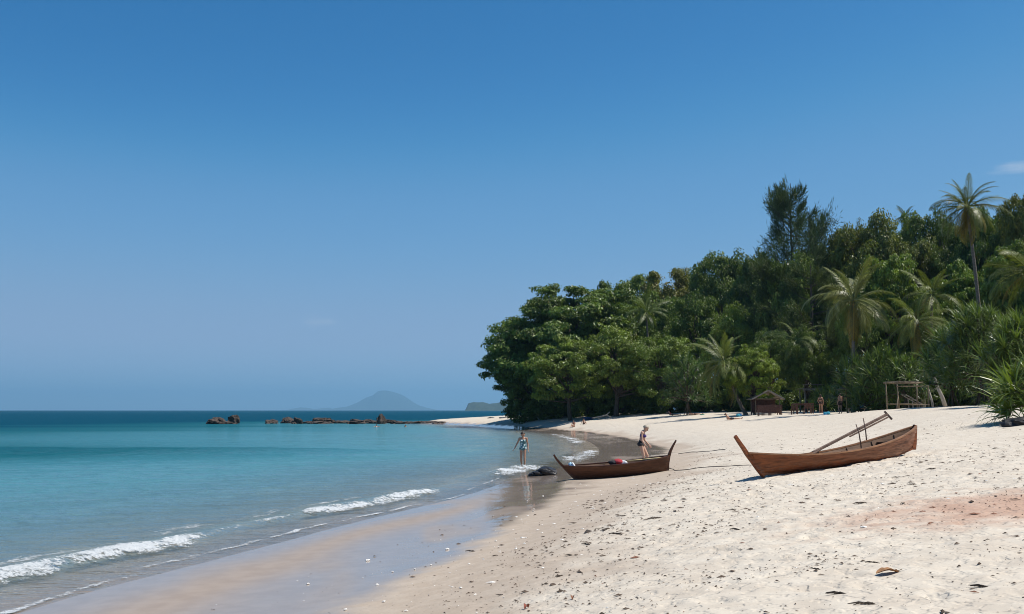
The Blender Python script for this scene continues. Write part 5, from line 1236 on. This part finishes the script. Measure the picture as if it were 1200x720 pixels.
# fine crumbs of leaf, bark and shell, far too many to count
def crumbs(name, n, label, size, mat, seed, dens):
    r = np.random.default_rng(seed); Y = 6.2 * np.exp(r.uniform(0, math.log(60 / 6.2), n * 3)); X = r.uniform(-.6, .62, n * 3) * Y
    d = sdist(X, Y); e = swash(d, Y); keep = dens(e, X, Y, r); X = X[keep][:n]; Y = Y[keep][:n]; n = len(X)
    Z = height(X, Y) + .003; L = size * r.lognormal(0, .75, n) * np.clip(Y / 14, .7, 1.6); W = L * r.uniform(.18, .6, n); a = r.normal(0, .7, n); hgt = np.minimum(L * r.uniform(.12, .4, n), .02)
    c, s = np.cos(a), np.sin(a); b = r.normal(0, .35, n) * L
    def q(u, v, z): return np.stack([X + u * c - v * s, Y + u * s + v * c, Z + z], -1)
    v = np.stack([q(-L / 2, 0 * L, 0 * L), q(b * .4, -W / 2, hgt * .3), q(L / 2, b, hgt * .2), q(0 * L, W / 2, hgt * .4), q(0 * L, 0 * L, hgt)], 1).reshape(-1, 3)
    f = np.array([(0, 1, 4), (1, 2, 4), (2, 3, 4), (3, 0, 4)]); f = (f[None] + 5 * np.arange(n)[:, None, None]).reshape(-1, 3)
    o = new_obj(name, np_mesh(name, v, f), mat); tag(o, label, 'litter', kind='stuff')
def d_dark(e, X, Y, r): pr = sstep(e, 6.0, 8.0) * (.12 + .9 * sstep(fbm(X * .45, Y * .45, 4, 5), -.1, .35)) + .9 * np.exp(-((e - 8.2) / 1.0) ** 2) * .6 + .06 * sstep(e, 3, 5); return r.uniform(size=len(e)) < pr * (1 - sstep(e, 26, 30))
crumbs('beach_litter', 13000, 'fine dark crumbs of leaf and bark strewn over the dry sand', .019, M['driftwood'], 1, d_dark)
def d_wrack(e, X, Y, r): return r.uniform(size=len(e)) < np.exp(-((e - 8.0 + .8 * fbm(X * .4, Y * .4, 3, 9)) / .55) ** 2) * sstep(fbm(X * .8, Y * .8, 2, 15), -.3, .3)
crumbs('wrack_line', 1500, 'broken line of dark weed and bark where damp sand meets dry sand', .042, M['weed'], 4, d_wrack)
def d_red(e, X, Y, r): return r.uniform(size=len(e)) < np.exp(-(((X - 6.4) / 2.6) ** 2 + ((Y - 11.7) / 1.3) ** 2)) * .9 + .03 * sstep(e, 7, 9)
crumbs('beach_litter', 2500, 'reddish leaf crumbs gathered in a patch on the dry sand', .035, simple('red_crumb', (.20, .09, .055), .9, .4, 30), 2, d_red)
def d_white(e, X, Y, r): return r.uniform(size=len(e)) < .6 * np.exp(-((e - 6.3) / 1.4) ** 2) + .08 * sstep(e, 7, 9)
crumbs('shell_grit', 1800, 'pale shell grit scattered along the tide line', .024, M['shell'], 3, d_white)

# ------------------------------------------------------------------ haze over the water
hv = [(-34000, -110, -16), (34000, -110, -16), (34000, 34000, -16), (-34000, 34000, -16), (-34000, -110, 620), (34000, -110, 620), (34000, 34000, 620), (-34000, 34000, 620)]
m = Mat('haze'); pv = m.n('ShaderNodeVolumePrincipled'); pv.inputs['Color'].default_value = (.36, .71, 1.0, 1); pv.inputs['Density'].default_value = HAZE; pv.inputs['Anisotropy'].default_value = 0.2
m.l(pv.outputs[0], m.out.inputs['Volume'])
hz_o = MB().add(hv, [(0, 3, 2, 1), (4, 5, 6, 7), (0, 1, 5, 4), (1, 2, 6, 5), (2, 3, 7, 6), (3, 0, 4, 7)]).build('haze', m.m); tag(hz_o, 'thin blue sea haze in the air', 'haze', kind='stuff')
